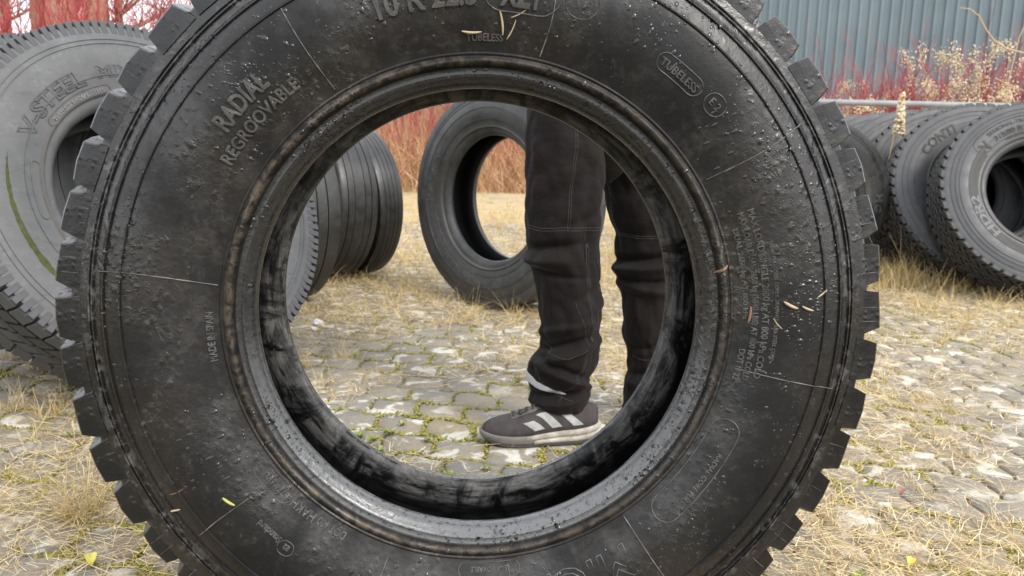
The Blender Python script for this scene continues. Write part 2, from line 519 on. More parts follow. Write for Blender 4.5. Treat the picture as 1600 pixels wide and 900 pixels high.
def side_fn(prof_side):
    rs = np.array([p[0] for p in prof_side]); as_ = np.array([p[1] for p in prof_side])
    o = np.argsort(rs, kind='stable')
    return lambda r: float(np.interp(r, rs[o], as_[o]))

D_ = math.radians
def text_mesh(name, body, size, mat, surf, rbase, phi, h=.0015, outline=False, bold=0.0, bev=.0004, space=1.0, lift=0.0, span=None):
    """lettering wrapped round the front sidewall; phi = clockwise angle of the middle of the word from the top"""
    cu = bpy.data.curves.new('lettering', 'FONT')
    cu.body = body; cu.size = size; cu.align_x = 'CENTER'; cu.space_character = space
    cu.resolution_u = 3
    cu.offset = bold
    if outline:
        cu.fill_mode = 'NONE'; cu.bevel_depth = outline; cu.bevel_resolution = 0
    else:
        cu.extrude = h; cu.bevel_depth = bev; cu.bevel_resolution = 0
    ob = bpy.data.objects.new('lettering', cu)
    COL.objects.link(ob)
    bpy.context.view_layer.update()
    dg = bpy.context.evaluated_depsgraph_get()
    me = bpy.data.meshes.new_from_object(ob.evaluated_get(dg))
    COL.objects.unlink(ob); bpy.data.objects.remove(ob)
    n = len(me.vertices); co = np.empty(n * 3, np.float32); me.vertices.foreach_get('co', co); co = co.reshape(-1, 3)
    outv = np.empty_like(co)
    width = 1.0
    if span: width = D_(span) * (rbase + size * .35) / max(1e-6, co[:, 0].max() - co[:, 0].min())
    x0 = (co[:, 0].max() + co[:, 0].min()) / 2
    for i, (x, y, z) in enumerate(co):
        r = rbase + y
        outv[i] = cyl(phi + (x - x0) * width / (rbase + size * .35), r, -(surf(r) + z + lift))
    me.vertices.foreach_set('co', outv.ravel())
    me.materials.clear(); me.materials.append(mat); me.name = name
    me.update()
    return me
def wrap_line(pts, surf, r, lift=.0006, sides=5):
    """tube along (phi, r) points on the front sidewall"""
    P = [cyl(p, q, -(surf(q) + lift)) for p, q in pts]
    return P
def capsule_pts(p0, p1, r0, r1, n=14):
    """rounded outline between two angles and two radii"""
    rm = (r0 + r1) / 2; hr = (r1 - r0) / 2
    e = hr / rm
    pts = [(p0 + (p1 - p0) * t, r1) for t in np.linspace(0, 1, n)]
    pts += [(p1 + e * math.sin(a), rm + hr * math.cos(a)) for a in np.linspace(0, pi, 9)[1:-1]]
    pts += [(p1 + (p0 - p1) * t, r0) for t in np.linspace(0, 1, n)]
    pts += [(p0 - e * math.sin(a), rm - hr * math.cos(a)) for a in np.linspace(0, pi, 9)[1:-1]]
    return pts + pts[:1]

# ---- the big upright tyre in front -------------------------------------------------
R0 = .525
MAIN_C = Vector((-.0452, 1.130, CAMH - .2218))
YAW, LEAN = .0646, .0461
SIDE = [(.2860, .083), (.2868, .0875), (.2895, .093), (.2930, .0970), (.2975, .1005), (.2990, .1030), (.3010, .1034), (.3020, .1012), (.3060, .1006), (.3095, .1018),
        (.3112, .1075), (.3135, .1120), (.3162, .1138), (.3188, .1132), (.3208, .1106), (.3232, .1095), (.3248, .1112), (.3264, .1112), (.3278, .1098),
        (.340, .1135), (.355, .1195), (.372, .1248), (.388, .1282), (.404, .1298), (.420, .1294), (.4375, .1270), (.4405, .1262), (.4415, .1283), (.4432, .1283), (.4445, .1250),
        (.452, .1225), (.4625, .1182), (.4642, .1172), (.4653, .1194), (.4670, .1194), (.4682, .1155), (.4745, .1128), (.4785, .1108), (.4796, .1102), (.4806, .1126), (.4820, .1126),
        (.4830, .1090), (.4846, .1084), (.4856, .1106), (.4868, .1106), (.4880, .1068), (.494, .1056), (.500, .1046), (.5070, .1032), (.5100, .1010), (.5118, .0975)]
TREADP = [(.5122, .090), (.512, .044), (.5275, .0425), (.5285, .008), (.515, .0065)]
INNER = [(.2866, .0775), (.2905, .0725), (.298, .0695), (.308, .0690), (.322, .0715), (.345, .082), (.370, .0925), (.400, .0985), (.430, .0975), (.458, .086), (.474, .066), (.482, .038)]
def main_profile():
    f = [(r, -a) for r, a in SIDE]
    inn = [(r, -a) for r, a in INNER]
    tr = [(r, -a) for r, a in TREADP]
    half = inn[::-1] + f + tr                              # from inside centre out over the front to tread centre
    other = [(r, -a) for r, a in half[::-1]]
    prof = half + other
    mi = []
    ni, nf = len(inn), len(f)
    K = len(prof)
    for j in range(K):
        inside = j < ni or j >= K - ni
        mi.append(1 if inside else 0)
    return prof, mi
surf0 = side_fn(SIDE)
tyre = empty('truck_tyre', (0, 0, 0), (-LEAN, 0, YAW), label='big black wet truck tyre with chunky lugs standing upright in the foreground', cat='tyre')
Rm = (Matrix.Rotation(YAW, 3, 'Z') @ Matrix.Rotation(-LEAN, 3, 'X'))
tyre.location = MAIN_C - Rm @ Vector((0, 0, R0))
CEN = (0, 0, R0)
prof, mi = main_profile()
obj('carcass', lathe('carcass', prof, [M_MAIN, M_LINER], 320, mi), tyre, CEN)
NL = 50
PIT = 2 * pi / NL
def main_lug(side, seed):
    r_ = random.Random(seed)
    g = lambda s: r_.uniform(-s, s)
    tl, tr = .362 + g(.045), .362 + g(.045)
    top = .5292 + g(.0012)
    dl, dr_, dm = -.0012 + g(.0022), -.0012 + g(.0022), g(.0008)
    fl, fr = .474 + g(.014), .474 + g(.014)
    secs = []
    # (axial at foot, at shoulder, at top), radii, scale, skew
    for af, am, at, rf, rm_, rt, k, sk in ((.1050, .1046, .1028, .4985, .5085, top - .0024, .97, 0), (.1040, .1028, .1004, .4980, .5075, top, 1.0, .01), (.094, .088, .080, .503, .5060, top + .0015, 1.0, .10), (.052, .049, .046, .503, .5060, top + .002, .97, .20)):
        poly = [(-fl * k, rf, af), (-(fl - .04) * k, rm_ + .003, am), (-tl * k, rt + dl, at), (0, rt + dm, at), (tr * k, rt + dr_, at), ((fr - .04) * k, rm_ + .003, am), (fr * k, rf, af)]
        secs.append([cyl((p + sk) * PIT, r, -a * side) for p, r, a in poly])
    V, Fc = loft(secs)
    if side < 0: Fc = [tuple(reversed(q)) for q in Fc]
    return py_mesh('tread_block', V, Fc, M_MAIN)
lugs = {s: [main_lug(s, 10 + k) for k in range(8)] for s in (1, -1)}
for s in (1, -1):
    for i in range(NL):
        obj('tread_block', random.choice(lugs[s]), tyre, CEN, (random.uniform(-.004, .004), (i + .35 + (.4 if s < 0 else 0) + random.uniform(-.035, .035)) * PIT, random.uniform(-.004, .004)))
# radial flash lines left by the mould
mb = MB()
D = rad
for ph, r0, r1, wv in ((276, .330, .474, .012), (326.5, .332, .440, -.006), (57.6, .334, .472, .01), (101, .338, .4735, 0), (144, .33, .47, .004), (231, .375, .458, .006), (11.5, .33, .41, .01), (173, .335, .40, -.005), (200, .34, .46, .003), (345, .40, .47, .002)):
    pts = [(D(ph) + wv * math.sin(t * 3), r0 + (r1 - r0) * t) for t in np.linspace(0, 1, 22)]
    mb.tube(wrap_line(pts, surf0, .001), [random.uniform(.0004, .0011) for _ in pts], 5)
for i in range(NL):
    for q in (-.12, .17):
        if random.random() < .75:
            ph = (i + .35 + q) * PIT
            rr = np.linspace(.499, .522, 5)
            mb.tube([cyl(ph + .0012 * math.sin(r * 90 + i), r, -(.1056 - (r - .4985) * .095)) for r in rr], [random.uniform(.0001, .0006) for _ in rr], 4)
obj('flash_line', mb.mesh('flash_line', M_FLASH, True), tyre, CEN, kind='stuff')
# moulded panels and lettering
def main_outline(p0, p1, r0, r1, wdt=.0008, mat=None):
    mb = MB(); pts = capsule_pts(D(p0), D(p1), r0, r1, 20)
    mb.tube(wrap_line(pts, surf0, .001, .0003), wdt, 5)
    obj('moulded_border', mb.mesh('moulded_border', mat or M_LETTER, True), tyre, CEN)
def main_text(body, size, r, ph, **k):
    obj('lettering', text_mesh('lettering', body, size, k.pop('mat', M_LETTER), surf0, r, D(ph), **k), tyre, CEN)
main_text('RADIAL', .031, .379, 311.5, h=.0026, bold=.0004, bev=.0008, span=11.8)
main_text('REGROOVABLE', .0212, .3555, 311.0, h=.0022, bev=.0007, span=20.6)
main_text('10 R 22.5', .037, .3795, 349.2, h=.0028, bold=.0006, bev=.0008, span=18.0)
main_text('XZY', .036, .3805, 6.1, h=.0028, bold=.0012, bev=.0008, span=8.2)
main_outline(2.6, 9.4, .3735, .4225, .0011)
main_outline(16.2, 16.8, .383, .420, .0007)
main_text('TUBELESS', .0135, .3815, 37.8, h=.0014, span=8.6)
main_outline(34.4, 41.2, .376, .3985, .0008)
main_text('E 2', .013, .3865, 46.3, h=.0012)
main_outline(46.0, 46.6, .378, .4035, .0008)
main_text('MADE IN SPAIN', .0120, .335, 264.9, h=.0012, span=10.6)
main_text('RADIAL CORE PLIES', .0090, .3605, 126, h=.0008, span=13)
main_outline(115, 135.5, .336, .3725, .0010)
main_text('DOT 100', .0140, .335, 214.0, h=.0012, span=7)
main_text('HAKH', .0170, .3355, 221.4, h=.0012, span=6.2)
main_text('ZKMAKH', .0180, .3335, 229.8, h=.0012, span=6.4)
main_outline(226.6, 233.6, .3305, .3525, .0007)
main_text('Standard', .0125, .382, 223.6, h=.0008, span=5.6)
main_text('E2', .009, .3850, 219.2, h=.0008)
main_outline(218.9, 219.5, .3805, .3985, .0007)
main_text('TUBELESS', .0120, .3395, 359.6, h=.0010, span=7.5)
main_text('MAX LOAD SINGLE 2800 kg AT 800 kPa COLD', .0115, .3615, 84.5, h=.0011, span=35)
main_text('MAX LOAD DUAL 2650 kg (5840 LBS) AT 800 kPa COLD', .0100, .3495, 85, h=.0010, span=36)
main_text('DUAL 2650 kg AT 800 kPa', .0085, .3385, 80, h=.0008, span=20)
main_text('TREAD PLIES: STEEL CORDS  SIDEWALL PLIES: STEEL CORD', .0062, .3765, 86, h=.0006, span=24)
main_text('DOT H 22', .0110, .3385, 100, h=.0008, span=7)
main_text('MICHELIN', .062, .357, 168.5, outline=.0011, bold=.0005, span=42)
main_outline(172, 182.5, .331, .350, .0007)
main_text('REGROOVABLE', .009, .3365, 177, h=.0008, span=9)
# water beads
def droplets():
    V, Q = [], []
    n = 0; tries = 0
    ring = [(math.cos(a), math.sin(a)) for a in np.arange(6) * pi / 3]
    mb = MB()
    while n < 3600 and tries < 140000:
        tries += 1
        ph = random.uniform(0, 2 * pi); r = random.choice((random.uniform(.335, .47), random.uniform(.288, .318), random.uniform(.38, .47)))
        top = .5 + .5 * math.cos(ph - .2)
        x, z = r * math.sin(ph), r * math.cos(ph)
        nz = mnoise.noise(Vector((x * 9, z * 9, 1.7))) + .6 * mnoise.noise(Vector((x * 30, z * 30, 4)))
        if nz + .55 * (top - .62) < random.uniform(-.25, .75): continue
        s = random.choice((.0006, .0008, .0009, .0011, .0013, .0024)) * random.uniform(.7, 1.3)
        st = random.uniform(.6, 2.0)
        a = surf0(r)
        # local frame on the sidewall
        P = Vector(cyl(ph, r, -a)); da = (surf0(r + .001) - surf0(r - .001)) / .002
        er = Vector((math.sin(ph), 0, math.cos(ph))); et = Vector((math.cos(ph), 0, -math.sin(ph)))
        tr = (er + Vector((0, -da, 0))).normalized(); nn = et.cross(tr); 
        if nn.y > 0: nn = -nn
        vs = [P + (tr * c * st + et * s_) * s for c, s_ in ring] + [P + (tr * c * st + et * s_) * s * .65 + nn * s * .24 for c, s_ in ring] + [P + nn * s * .30]
        q4 = [(i, (i + 1) % 6, 6 + (i + 1) % 6, 6 + i) for i in range(6)]
        V += vs; b = n * 13
        Q += [tuple(b + k for k in q) for q in q4]; n += 1
    tri = [(i * 13 + 6 + k, i * 13 + 6 + (k + 1) % 6, i * 13 + 12) for i in range(n) for k in range(6)]
    return np_mesh('water_droplets', np.array([tuple(v) for v in V]), [np.array(Q), np.array(tri)], M_DROP, True)
obj('water_droplets', droplets(), tyre, CEN, kind='stuff')
# small loose bits stuck on the wet sidewall
needle_m = mat_simple('dry_needle', (.32, .23, .13), (.50, .41, .28), 60, .7)
twig_m = mat_simple('brown_twig', (.13, .07, .04), (.24, .14, .085), 40, .8)
def stuck(name, ph, r, ang, length, wdt, mat, label, cat, group=None, bend=.1):
    P = Vector(cyl(D(ph), r, -(surf0(r) + wdt * .8)))
    er = Vector((math.sin(D(ph)), 0, math.cos(D(ph)))); et = Vector((math.cos(D(ph)), 0, -math.sin(D(ph))))
    d = et * math.cos(D(ang)) + er * math.sin(D(ang)); e = et * -math.sin(D(ang)) + er * math.cos(D(ang))
    pts = []
    for t in np.linspace(-.5, .5, 7):
        q = P + d * length * t + e * bend * length * (t * t * 4 - 1) * .5
        rr = math.hypot(q.x, q.z); q.y = -(surf0(min(rr, .498)) + wdt * .8)
        pts.append(tyre_mat @ (q + Vector((0, 0, R0))))
    c = sum(pts, Vector()) / len(pts)
    mb = MB(); mb.tube([p - c for p in pts], [wdt * k for k in (.45, .9, 1, 1, 1, .85, .4)], 6)
    return obj(name, mb.mesh(name, mat, True), None, c, label=label, cat=cat, group=group)
tyre_mat = Matrix.Translation(tyre.location) @ Rm.to_4x4()
def px_polar(px, py):
    """pixel on the big tyre's face -> (phi in degrees, r)"""
    n = Rm @ Vector((0, -1, 0)); d = ray(px, py); o = Vector((0, 0, CAMH))
    c = MAIN_C + n * .12
    t = (c - o).dot(n) / d.dot(n)
    q = Rm.transposed() @ (o + d * t - MAIN_C)
    return math.degrees(math.atan2(q.x, q.z)) % 360, math.hypot(q.x, q.z)
for px, py, sc_ang, L, wd, mt, nm, lab in (
        (737, 49, 0, .024, .0016, needle_m, 'dry_stalk', 'short pale stalk stuck flat above a small moulded word on the big tyre'),
        (783, 36, 100, .027, .0014, needle_m, 'dry_needle', 'thick straw needle stuck on the big tyre below the left end of the emblem'),
        (799, 46, 65, .024, .0008, needle_m, 'dry_needle', 'thin upright needle stuck on the big tyre below the middle of the rounded emblem'),
        (811, 22, 28, .022, .0007, needle_m, 'dry_needle', 'hair thin needle lying across the emblem at the top of the big tyre'),
        (1231, 475, -25, .020, .0022, needle_m, 'dry_stalk', 'orange brown stalk bit stuck on the right sidewall of the big tyre'),
        (1257, 480, -20, .017, .0016, needle_m, 'dry_stalk', 'pale forked stalk bit right of the orange brown one on the big tyre'),
        (1281, 457, 40, .016, .0010, needle_m, 'dry_needle', 'curved pale needle by the outer groove at the right of the big tyre'),
        (1131, 422, 35, .019, .0020, twig_m, 'brown_twig', 'red brown twig lying across the bead edge at the right of the big tyre'),
        (1172, 492, 85, .022, .0018, twig_m, 'brown_twig', 'upright red brown twig stuck among the small load lettering'),
        (361, 779, -35, .018, .0019, mat_simple('green_stalk', (.30, .33, .06), (.42, .40, .12), 40, .6), 'green_stalk', 'yellow green stalk bit on the lower left sidewall of the big tyre'),
        (274, 797, 15, .014, .0013, needle_m, 'dry_stalk', 'small tan stalk bit lowest on the left sidewall of the big tyre'),
        (278, 766, 28, .022, .0007, twig_m, 'brown_twig', 'thin reddish twig across the lower left groove of the big tyre'),
        (1212, 504, -50, .018, .0007, needle_m, 'dry_needle', 'thin pale needle beside the load lettering of the big tyre')):
    ph, r = px_polar(px, py)
    stuck(nm, ph, r, sc_ang + ph, L, wd, mt, lab, 'twig' if 'twig' in nm else ('needle' if 'needle' in nm else 'stalk'))

# ---- all the other tyres --------------------------------------------------------------
def gen_profile(R, hw, toe, tread='flat', ridges=(.30, .62, .86), bulge=.012, lip=.0):
    t = toe; S = [(t, hw * .66), (t + .004, hw * .74), (t + .014, hw * .86), (t + .022, hw * .87), (t + .030, hw * .89), (t + .034, hw * .97), (t + .039, hw * .985), (t + .043, hw * .95)]
    r0, r1 = t + .048, R - .030
    us = sorted(set(list(np.linspace(0, 1, 12)) + [q for rr in ridges for q in (rr - .012, rr - .006, rr + .006, rr + .012)]))
    for u in us:
        a = hw * (.96 + .06 * u) + bulge * math.sin(pi * min(1, u * 1.05))
        if any(abs(u - rr) < .008 for rr in ridges): a += .0025
        S.append((r0 + (r1 - r0) * u, a))
    S += [(R - .024, hw * 1.015), (R - .012, hw * 1.0), (R - .004, hw * .975)]
    if tread == 'rib':
        T = []
        ng = 4
        ed = [hw * k for k in (.93, .56, .52, .20, .16)]
        T = [(R - .003, ed[0]), (R - .0005, hw * .8), (R + .001, ed[1]), (R - .013, ed[1] - .002), (R - .013, ed[2] + .002), (R + .001, ed[2]), (R + .002, ed[3]), (R - .013, ed[3] - .002), (R - .013, ed[4] + .002), (R + .002, ed[4])]
    elif tread == 'smooth':
        S = [p for p in S if p[0] < R - .02] + [(R - .018, hw * 1.0), (R - .010, hw * .965)]
        T = [(R - .004, hw * .90), (R - .0005, hw * .78), (R + .001, hw * .62), (R - .007, hw * .61), (R - .007, hw * .585), (R + .001, hw * .575), (R + .002, hw * .28), (R - .005, hw * .275), (R - .005, hw * .255), (R + .002, hw * .25)]
    else:                                                     # base under separate blocks
        S = [p for p in S if p[0] < R - .017]
        T = [(R - .017, hw * .985), (R - .017, hw * .5)]
    I = [(t + .002, hw * .56), (t + .02, hw * .50), (t + .05, hw * .60), (t + .10, hw * .80), (R - .09, hw * .84), (R - .055, hw * .66), (R - .040, hw * .3)]
    half = [(r, -a) for r, a in I[::-1]] + [(r, -a) for r, a in S] + [(r, -a) for r, a in T]
    prof = half + [(r, -a) for r, a in half[::-1]]
    K = len(prof); ni = len(I)
    return prof, [1 if (j < ni or j >= K - ni) else 0 for j in range(K)], side_fn(S)
M_DARKIN = mat_simple('dark_inner_liner', (.005, .005, .0055), (.012, .012, .012), 14, .6, .2)
CARC = {}
def make_tyre(label, x, y, yaw, lean, R, hw, mat, tread='rib', toe=.2858, group=None, ridges=(.30, .62, .86), segs=112, z=None, roll=0.0):
    o = empty('truck_tyre', (0, 0, 0), (-lean, 0, yaw), label=label, cat='tyre', group=group)
    if z is None:
        q = abs(lean)
        z = R * math.cos(q) + hw * .97 * math.sin(q)
    rm = Matrix.Rotation(yaw, 3, 'Z') @ Matrix.Rotation(-lean, 3, 'X')
    o.location = Vector((x, y, z)) - rm @ Vector((0, 0, R))
    prof, mi, sf = gen_profile(R, hw, toe, 'blocks' if tread in ('lug', 'zig') else tread, ridges)
    obj('carcass', lathe('carcass', prof, [mat, M_DARKIN], segs, mi), o, (0, 0, R), (0, roll, 0))
    return o, sf
def ring_blocks(o, R, geo_fns, n, mat, parts=(0,), name='tread_block', inner=None):
    """rings of blocks; rings listed in parts become one object per block, the rest one joined part"""
    P = 2 * pi / n
    mb = []
    for k, (g, off) in enumerate(geo_fns):
        V, Fc = g
        if k in parts:
            me = py_mesh(name, V, Fc, inner if inner and 0 < k < len(geo_fns) - 1 else mat)
            for i in range(n): obj(name, me, o, (0, 0, R), (0, (i + off) * P, 0))
        else:
            A = np.array(V)
            for i in range(n):
                c, s = math.cos((i + off) * P), math.sin((i + off) * P)
                mb.append(([(v[0] * c + v[2] * s, v[1], -v[0] * s + v[2] * c) for v in A], Fc))
    if mb:
        V, Fc = join_geo(mb)
        obj('tread_pattern', py_mesh('tread_pattern', V, Fc, mat), o, (0, 0, R), kind='stuff')
def flip(geo): return geo[0], [tuple(reversed(f)) for f in geo[1]]
def lug_rings(R, hw, n):
    P = 2 * pi / n
    sh = join_geo([block_geo(P, .455, R - .040, R, -hw * .93, -hw * .50, .12, .003, .9)] +
                  [block_geo(P, .135, R - .042, R - .002, -hw * 1.03, -hw * .915, 0, .002, .8)] * 0 +
                  [([cyl(math.atan2(p[0], p[2]) + q * P, math.hypot(p[0], p[2]), p[1]) for p in b[0]], b[1]) for q in (-.255, .215)
                   for b in [block_geo(P, .175, R - .042, R - .002, -hw * 1.03, -hw * .92, 0, .002, .9)]])
    shb = flip(([(v[0], -v[1], v[2]) for v in sh[0]], sh[1]))
    m1 = block_geo(P, .40, R - .022, R + .001, -hw * .44, -hw * .10, .5, .003, .93)
    m2 = block_geo(P, .40, R - .022, R + .001, hw * .10, hw * .44, .5, .003, .93)
    m0 = block_geo(P, .44, R - .022, R + .002, -hw * .07, hw * .07, .2, .002, .95)
    return [(sh, 0), (m1, .45), (m0, .1), (m2, .6), (shb, .5)]
def zig_rings(R, hw, n):
    P = 2 * pi / n
    sh = block_geo(P, .365, R - .034, R + .001, -hw * 1.015, -hw * .62, .40, .004, .88, .16)
    shb = flip(([(v[0], -v[1], v[2]) for v in sh[0]], sh[1]))
    ms = [block_geo(P, .38, R - .020, R + .001, hw * a, hw * b, .45 * s, .003, .92, .15 * s) for a, b, s in ((-.57, -.30, -1), (-.25, .0, 1), (.05, .30, -1), (.35, .58, 1))]
    return [(sh, 0), (ms[0], .5), (ms[1], .1), (ms[2], .55), (ms[3], .2), (shb, .4)]

M_DUSTY = mat_rubber('dusty_grey_rubber', (.036, .037, .039), (.118, .120, .123), .60, .56)
M_GREYR = mat_rubber('grey_weathered_rubber', (.019, .020, .022), (.074, .075, .081), .58, .50)
M_DARKR = mat_rubber('dark_worn_rubber', (.012, .012, .0125), (.105, .105, .102), .44, .48)
M_BLACKR = mat_rubber('black_block_rubber', (.016, .016, .017), (.05, .05, .05), .40, .55)
M_BLACKT = mat_rubber('black_worn_tread_rubber', (.007, .007, .0075), (.055, .055, .053), .36, .42)
M_MIDR = mat_rubber('mid_grey_rubber', (.03, .03, .031), (.10, .10, .10), .5, .5)

def side_text(o, sf, R, body, size, r, ph, mat, **k):
    obj('lettering', text_mesh('lettering', body, size, mat, sf, r, D(ph), **k), o, (0, 0, R))
M_LET_DUSTY = mat_simple('dusty_letter', (.11, .11, .11), (.20, .20, .20), 40, .6)
M_LET_OUT = mat_simple('outlined_letter', (.035, .036, .036), (.09, .092, .093), 50, .55)
M_LET_BAND = mat_simple('grey_letter', (.085, .085, .088), (.14, .14, .145), 40, .6)
M_LET_DARK = mat_simple('dark_letter', (.016, .015, .014), (.032, .030, .027), 40, .6)
M_ALGAE = mat_simple('green_algae', (.025, .031, .008), (.062, .070, .018), 60, .9)

# left row: faces turned to the right, leaning back on one another
GL = 'tyres leaning in the row at the left edge'
TY, TL = .934, .422
ax = Vector((-math.sin(TY) * math.cos(TL), math.cos(TY) * math.cos(TL), -math.sin(TL)))
o, sf = make_tyre('dusty grey tyre with raised outlined lettering and a green streak at the left edge', -1.107, 2.451, TY, TL, .54, .117, M_DUSTY, 'lug', ridges=(.20, .74, .82), z=.537, segs=160)
ring_blocks(o, .54, lug_rings(.54, .117, 64), 64, M_GREYR, parts=(0, 1, 2), inner=M_BLACKR)
side_text(o, sf, .54, 'V-STEEL', .058, .357, 317, M_LET_OUT, outline=.0022, bold=.001, span=42)
side_text(o, sf, .54, 'MIX', .046, .364, 353, M_LET_OUT, outline=.0016, bold=.001, span=17)
side_text(o, sf, .54, 'TUBELESS RADIAL STEEL', .0155, .3265, 328, M_LET_DUSTY, h=.0012, span=34)
def border(o, sf, R, p0, p1, r0, r1, wd, mat):
    mb = MB(); mb.tube(wrap_line(capsule_pts(D(p0), D(p1), r0, r1, 22), sf, 0, .0005), wd, 5)
    obj('moulded_border', mb.mesh('moulded_border', mat, True), o, (0, 0, R))
border(o, sf, .54, 310, 346, .3215, .3445, .0013, M_LET_OUT)
border(o, sf, .54, 262, 285, .329, .353, .0015, M_LET_OUT)
def algae(o, sf, R, p0, p1, r0, r1, w0, w1):
    V, Q = [], []
    n = 40
    for i in range(n):
        t = i / (n - 1); ph = D(p0 + (p1 - p0) * t); r = r0 + (r1 - r0) * t
        wd = (w0 + (w1 - w0) * t) * (.8 + .35 * mnoise.noise(Vector((t * 14, 0, 0)))) * min(1, 8 * t, 8 * (1 - t))
        for q in (-1, -.3, .3, 1):
            rr = r + q * wd + .002 * mnoise.noise(Vector((t * 30, q * 4, 1)))
            V.append(cyl(ph, rr, -(sf(rr) + (.0012 if abs(q) < .9 else .0002))))
    for i in range(n - 1):
        for k in range(3): Q.append((i * 4 + k, i * 4 + k + 1, i * 4 + 5 + k, i * 4 + 4 + k))
    obj('algae_streak', py_mesh('algae_streak', V, Q, M_ALGAE, True), o, (0, 0, R))
algae(o, sf, .54, 287, 236, .412, .417, .004, .012)
left_t2 = o
for k, lab in ((1, 'second tyre of the left row, its worn tread just showing above the lettered one'), (2, 'third tyre of the left row at the top left corner behind two others')):
    q = Vector((-1.107, 2.451, .537)) + Vector((-math.sin(TY), math.cos(TY), 0)) * .285 * k + Vector((math.cos(TY), math.sin(TY), 0)) * (.23 if k == 1 else .02)
    o, sf = make_tyre(lab, q.x, q.y, TY, TL, .54, .117, M_BLACKT if k == 1 else M_DUSTY, 'lug', z=.537, group=GL)
    ring_blocks(o, .54, lug_rings(.54, .117, 64), 64, M_GREYR, parts=())
left_t2['group'] = GL

# tyres seen through the hole on the left
GH = 'row of tyres seen through the hole'
o, sf = make_tyre('black ribbed tyre between the lettered grey tyre and the wide smooth tyre', -1.13, 3.81, -.88, 0, .425, .14, M_BLACKT, 'rib', group=GH, toe=.25)
o, sf = make_tyre('smooth worn black tyre between the ribbed one and the last one in the hole', -.99 - .77 * .075, 4.53 - .64 * .075, -.88, .02, .42, .112, M_BLACKT, 'smooth', group=GH, toe=.245, segs=160)
o, sf = make_tyre('grooved black tyre at the right end of the row seen through the hole', -.99 + .77 * .108, 4.53 + .64 * .108, -.86, -.04, .415, .070, M_BLACKT, 'rib', group=GH, toe=.245, segs=160)

# upright tyre in the middle distance
o, sf = make_tyre('upright worn grey black tyre standing alone behind the left trouser leg', -.041, 3.81, -.757, .016, .50, .118, M_DARKR, 'rib', ridges=(.16, .55, .83, .93), segs=160)
side_text(o, sf, .50, 'RADIAL', .056, .372, 285, M_LET_OUT, outline=.0016, span=42)
side_text(o, sf, .50, 'RADIAL', .050, .372, 212, M_LET_OUT, outline=.0013, span=30)
border(o, sf, .50, 226, 236, .372, .412, .0014, M_LET_OUT)
mb = MB()
for k in range(58):
    ph = k * 2 * pi / 58
    mb.tube([cyl(ph + .006 * math.sin(q * 40), q, -(sf(q) + .0006)) for q in np.linspace(.462, .494, 5)], [.0009] * 5, 4)
obj('shoulder_ridge', mb.mesh('shoulder_ridge', M_MIDR, True), o, (0, 0, .50), kind='stuff')

# right row leaning back, faces to the camera
GR = 'leaning tyres in the row at the right'
HY, HL = -.164, .445
labs = ['grey tyre with raised HDR2 lettering at the front of the right row', 'tyre with dark moulded letters directly behind the HDR2 tyre', 'chunky block tread tyre third from the front of the right row',
        'smooth shouldered tyre fourth from the front of the right row', 'tyre with a bright worn edge fifth from the front of the right row', 'sixth tyre of the right row with only its top edge showing', 'seventh tyre of the right row just right of the dark one', 'last tyre of the right row under the metal rail']
front = None
pos = [(2.815, 4.43), (2.70, 4.80), (2.66, 5.13), (2.60, 5.44), (2.56, 5.80), (2.52, 6.12), (2.46, 6.44), (2.40, 6.76)]
for k, (x, y) in enumerate(pos):
    kind = 'zig' if k < 3 else 'rib'
    o, sf = make_tyre(labs[k], x, y, HY + .06 * min(k, 2), HL - .03 * k, .53 - .006 * k, .125, M_GREYR if k < 5 else M_MIDR, kind, group=GR, ridges=(.28, .62, .74, .88) if k == 0 else (.45, .66, .84), segs=160 if k < 2 else 112)
    R = .53 - .006 * k
    if k < 3:
        ring_blocks(o, R, zig_rings(R, .125, 54), 54, M_BLACKR, parts=(0, 1, 2, 3, 4) if k == 0 else ((0, 1) if k == 1 else ()))
    if k == 0:
        V, Q = [], []
        nn_ = 60
        for i in range(nn_):
            ph = D(200 + 104 * i / (nn_ - 1))
            for r_ in (.340, .353, .366, .379, .392): V.append(cyl(ph, r_, -(sf(r_) + .0007)))
        for i in range(nn_ - 1):
            for q in range(4): Q.append((i * 5 + q, i * 5 + q + 1, i * 5 + 6 + q, i * 5 + 5 + q))
        obj('dark_band', py_mesh('dark_band', V, Q, M_LET_DARK, True), o, (0, 0, R))
        side_text(o, sf, R, 'HDR2', .062, .346, 244, M_LET_BAND, h=.0026, bold=.0022, span=38)
        side_text(o, sf, R, 'REGIONAL-TRAFFIC', .027, .405, 337, M_LET_DARK, h=.0016, bold=.0008, span=40)
        side_text(o, sf, R, '315/80 R 22.5', .038, .363, 338, M_LET_DARK, h=.0016, bold=.001, span=38)
        side_text(o, sf, R, 'N', .070, .358, 308.5, M_LET_DARK, h=.0016, bold=.004)
        side_text(o, sf, R, 'TUBELESS RADIAL', .016, .338, 338, M_LET_DARK, h=.001, space=1.1)
        border(o, sf, R, 308, 350, .350, .440, .0012, M_LET_DARK)
    if k == 1:
        side_text(o, sf, R, 'CONTI', .075, .365, 318, M_LET_DARK, h=.0022, bold=.002, space=1.05)
o, sf = make_tyre('dark smooth sided tyre peeking out just right of the big tyre', 1.688, 4.76, .22, -.02, .468, .115, M_BLACKT, 'rib', toe=.235, ridges=(.15, .85, .93), segs=128)
side_text(o, sf, .468, 'HG', .066, .368, 90, M_MIDR, outline=.0022, space=1.3)

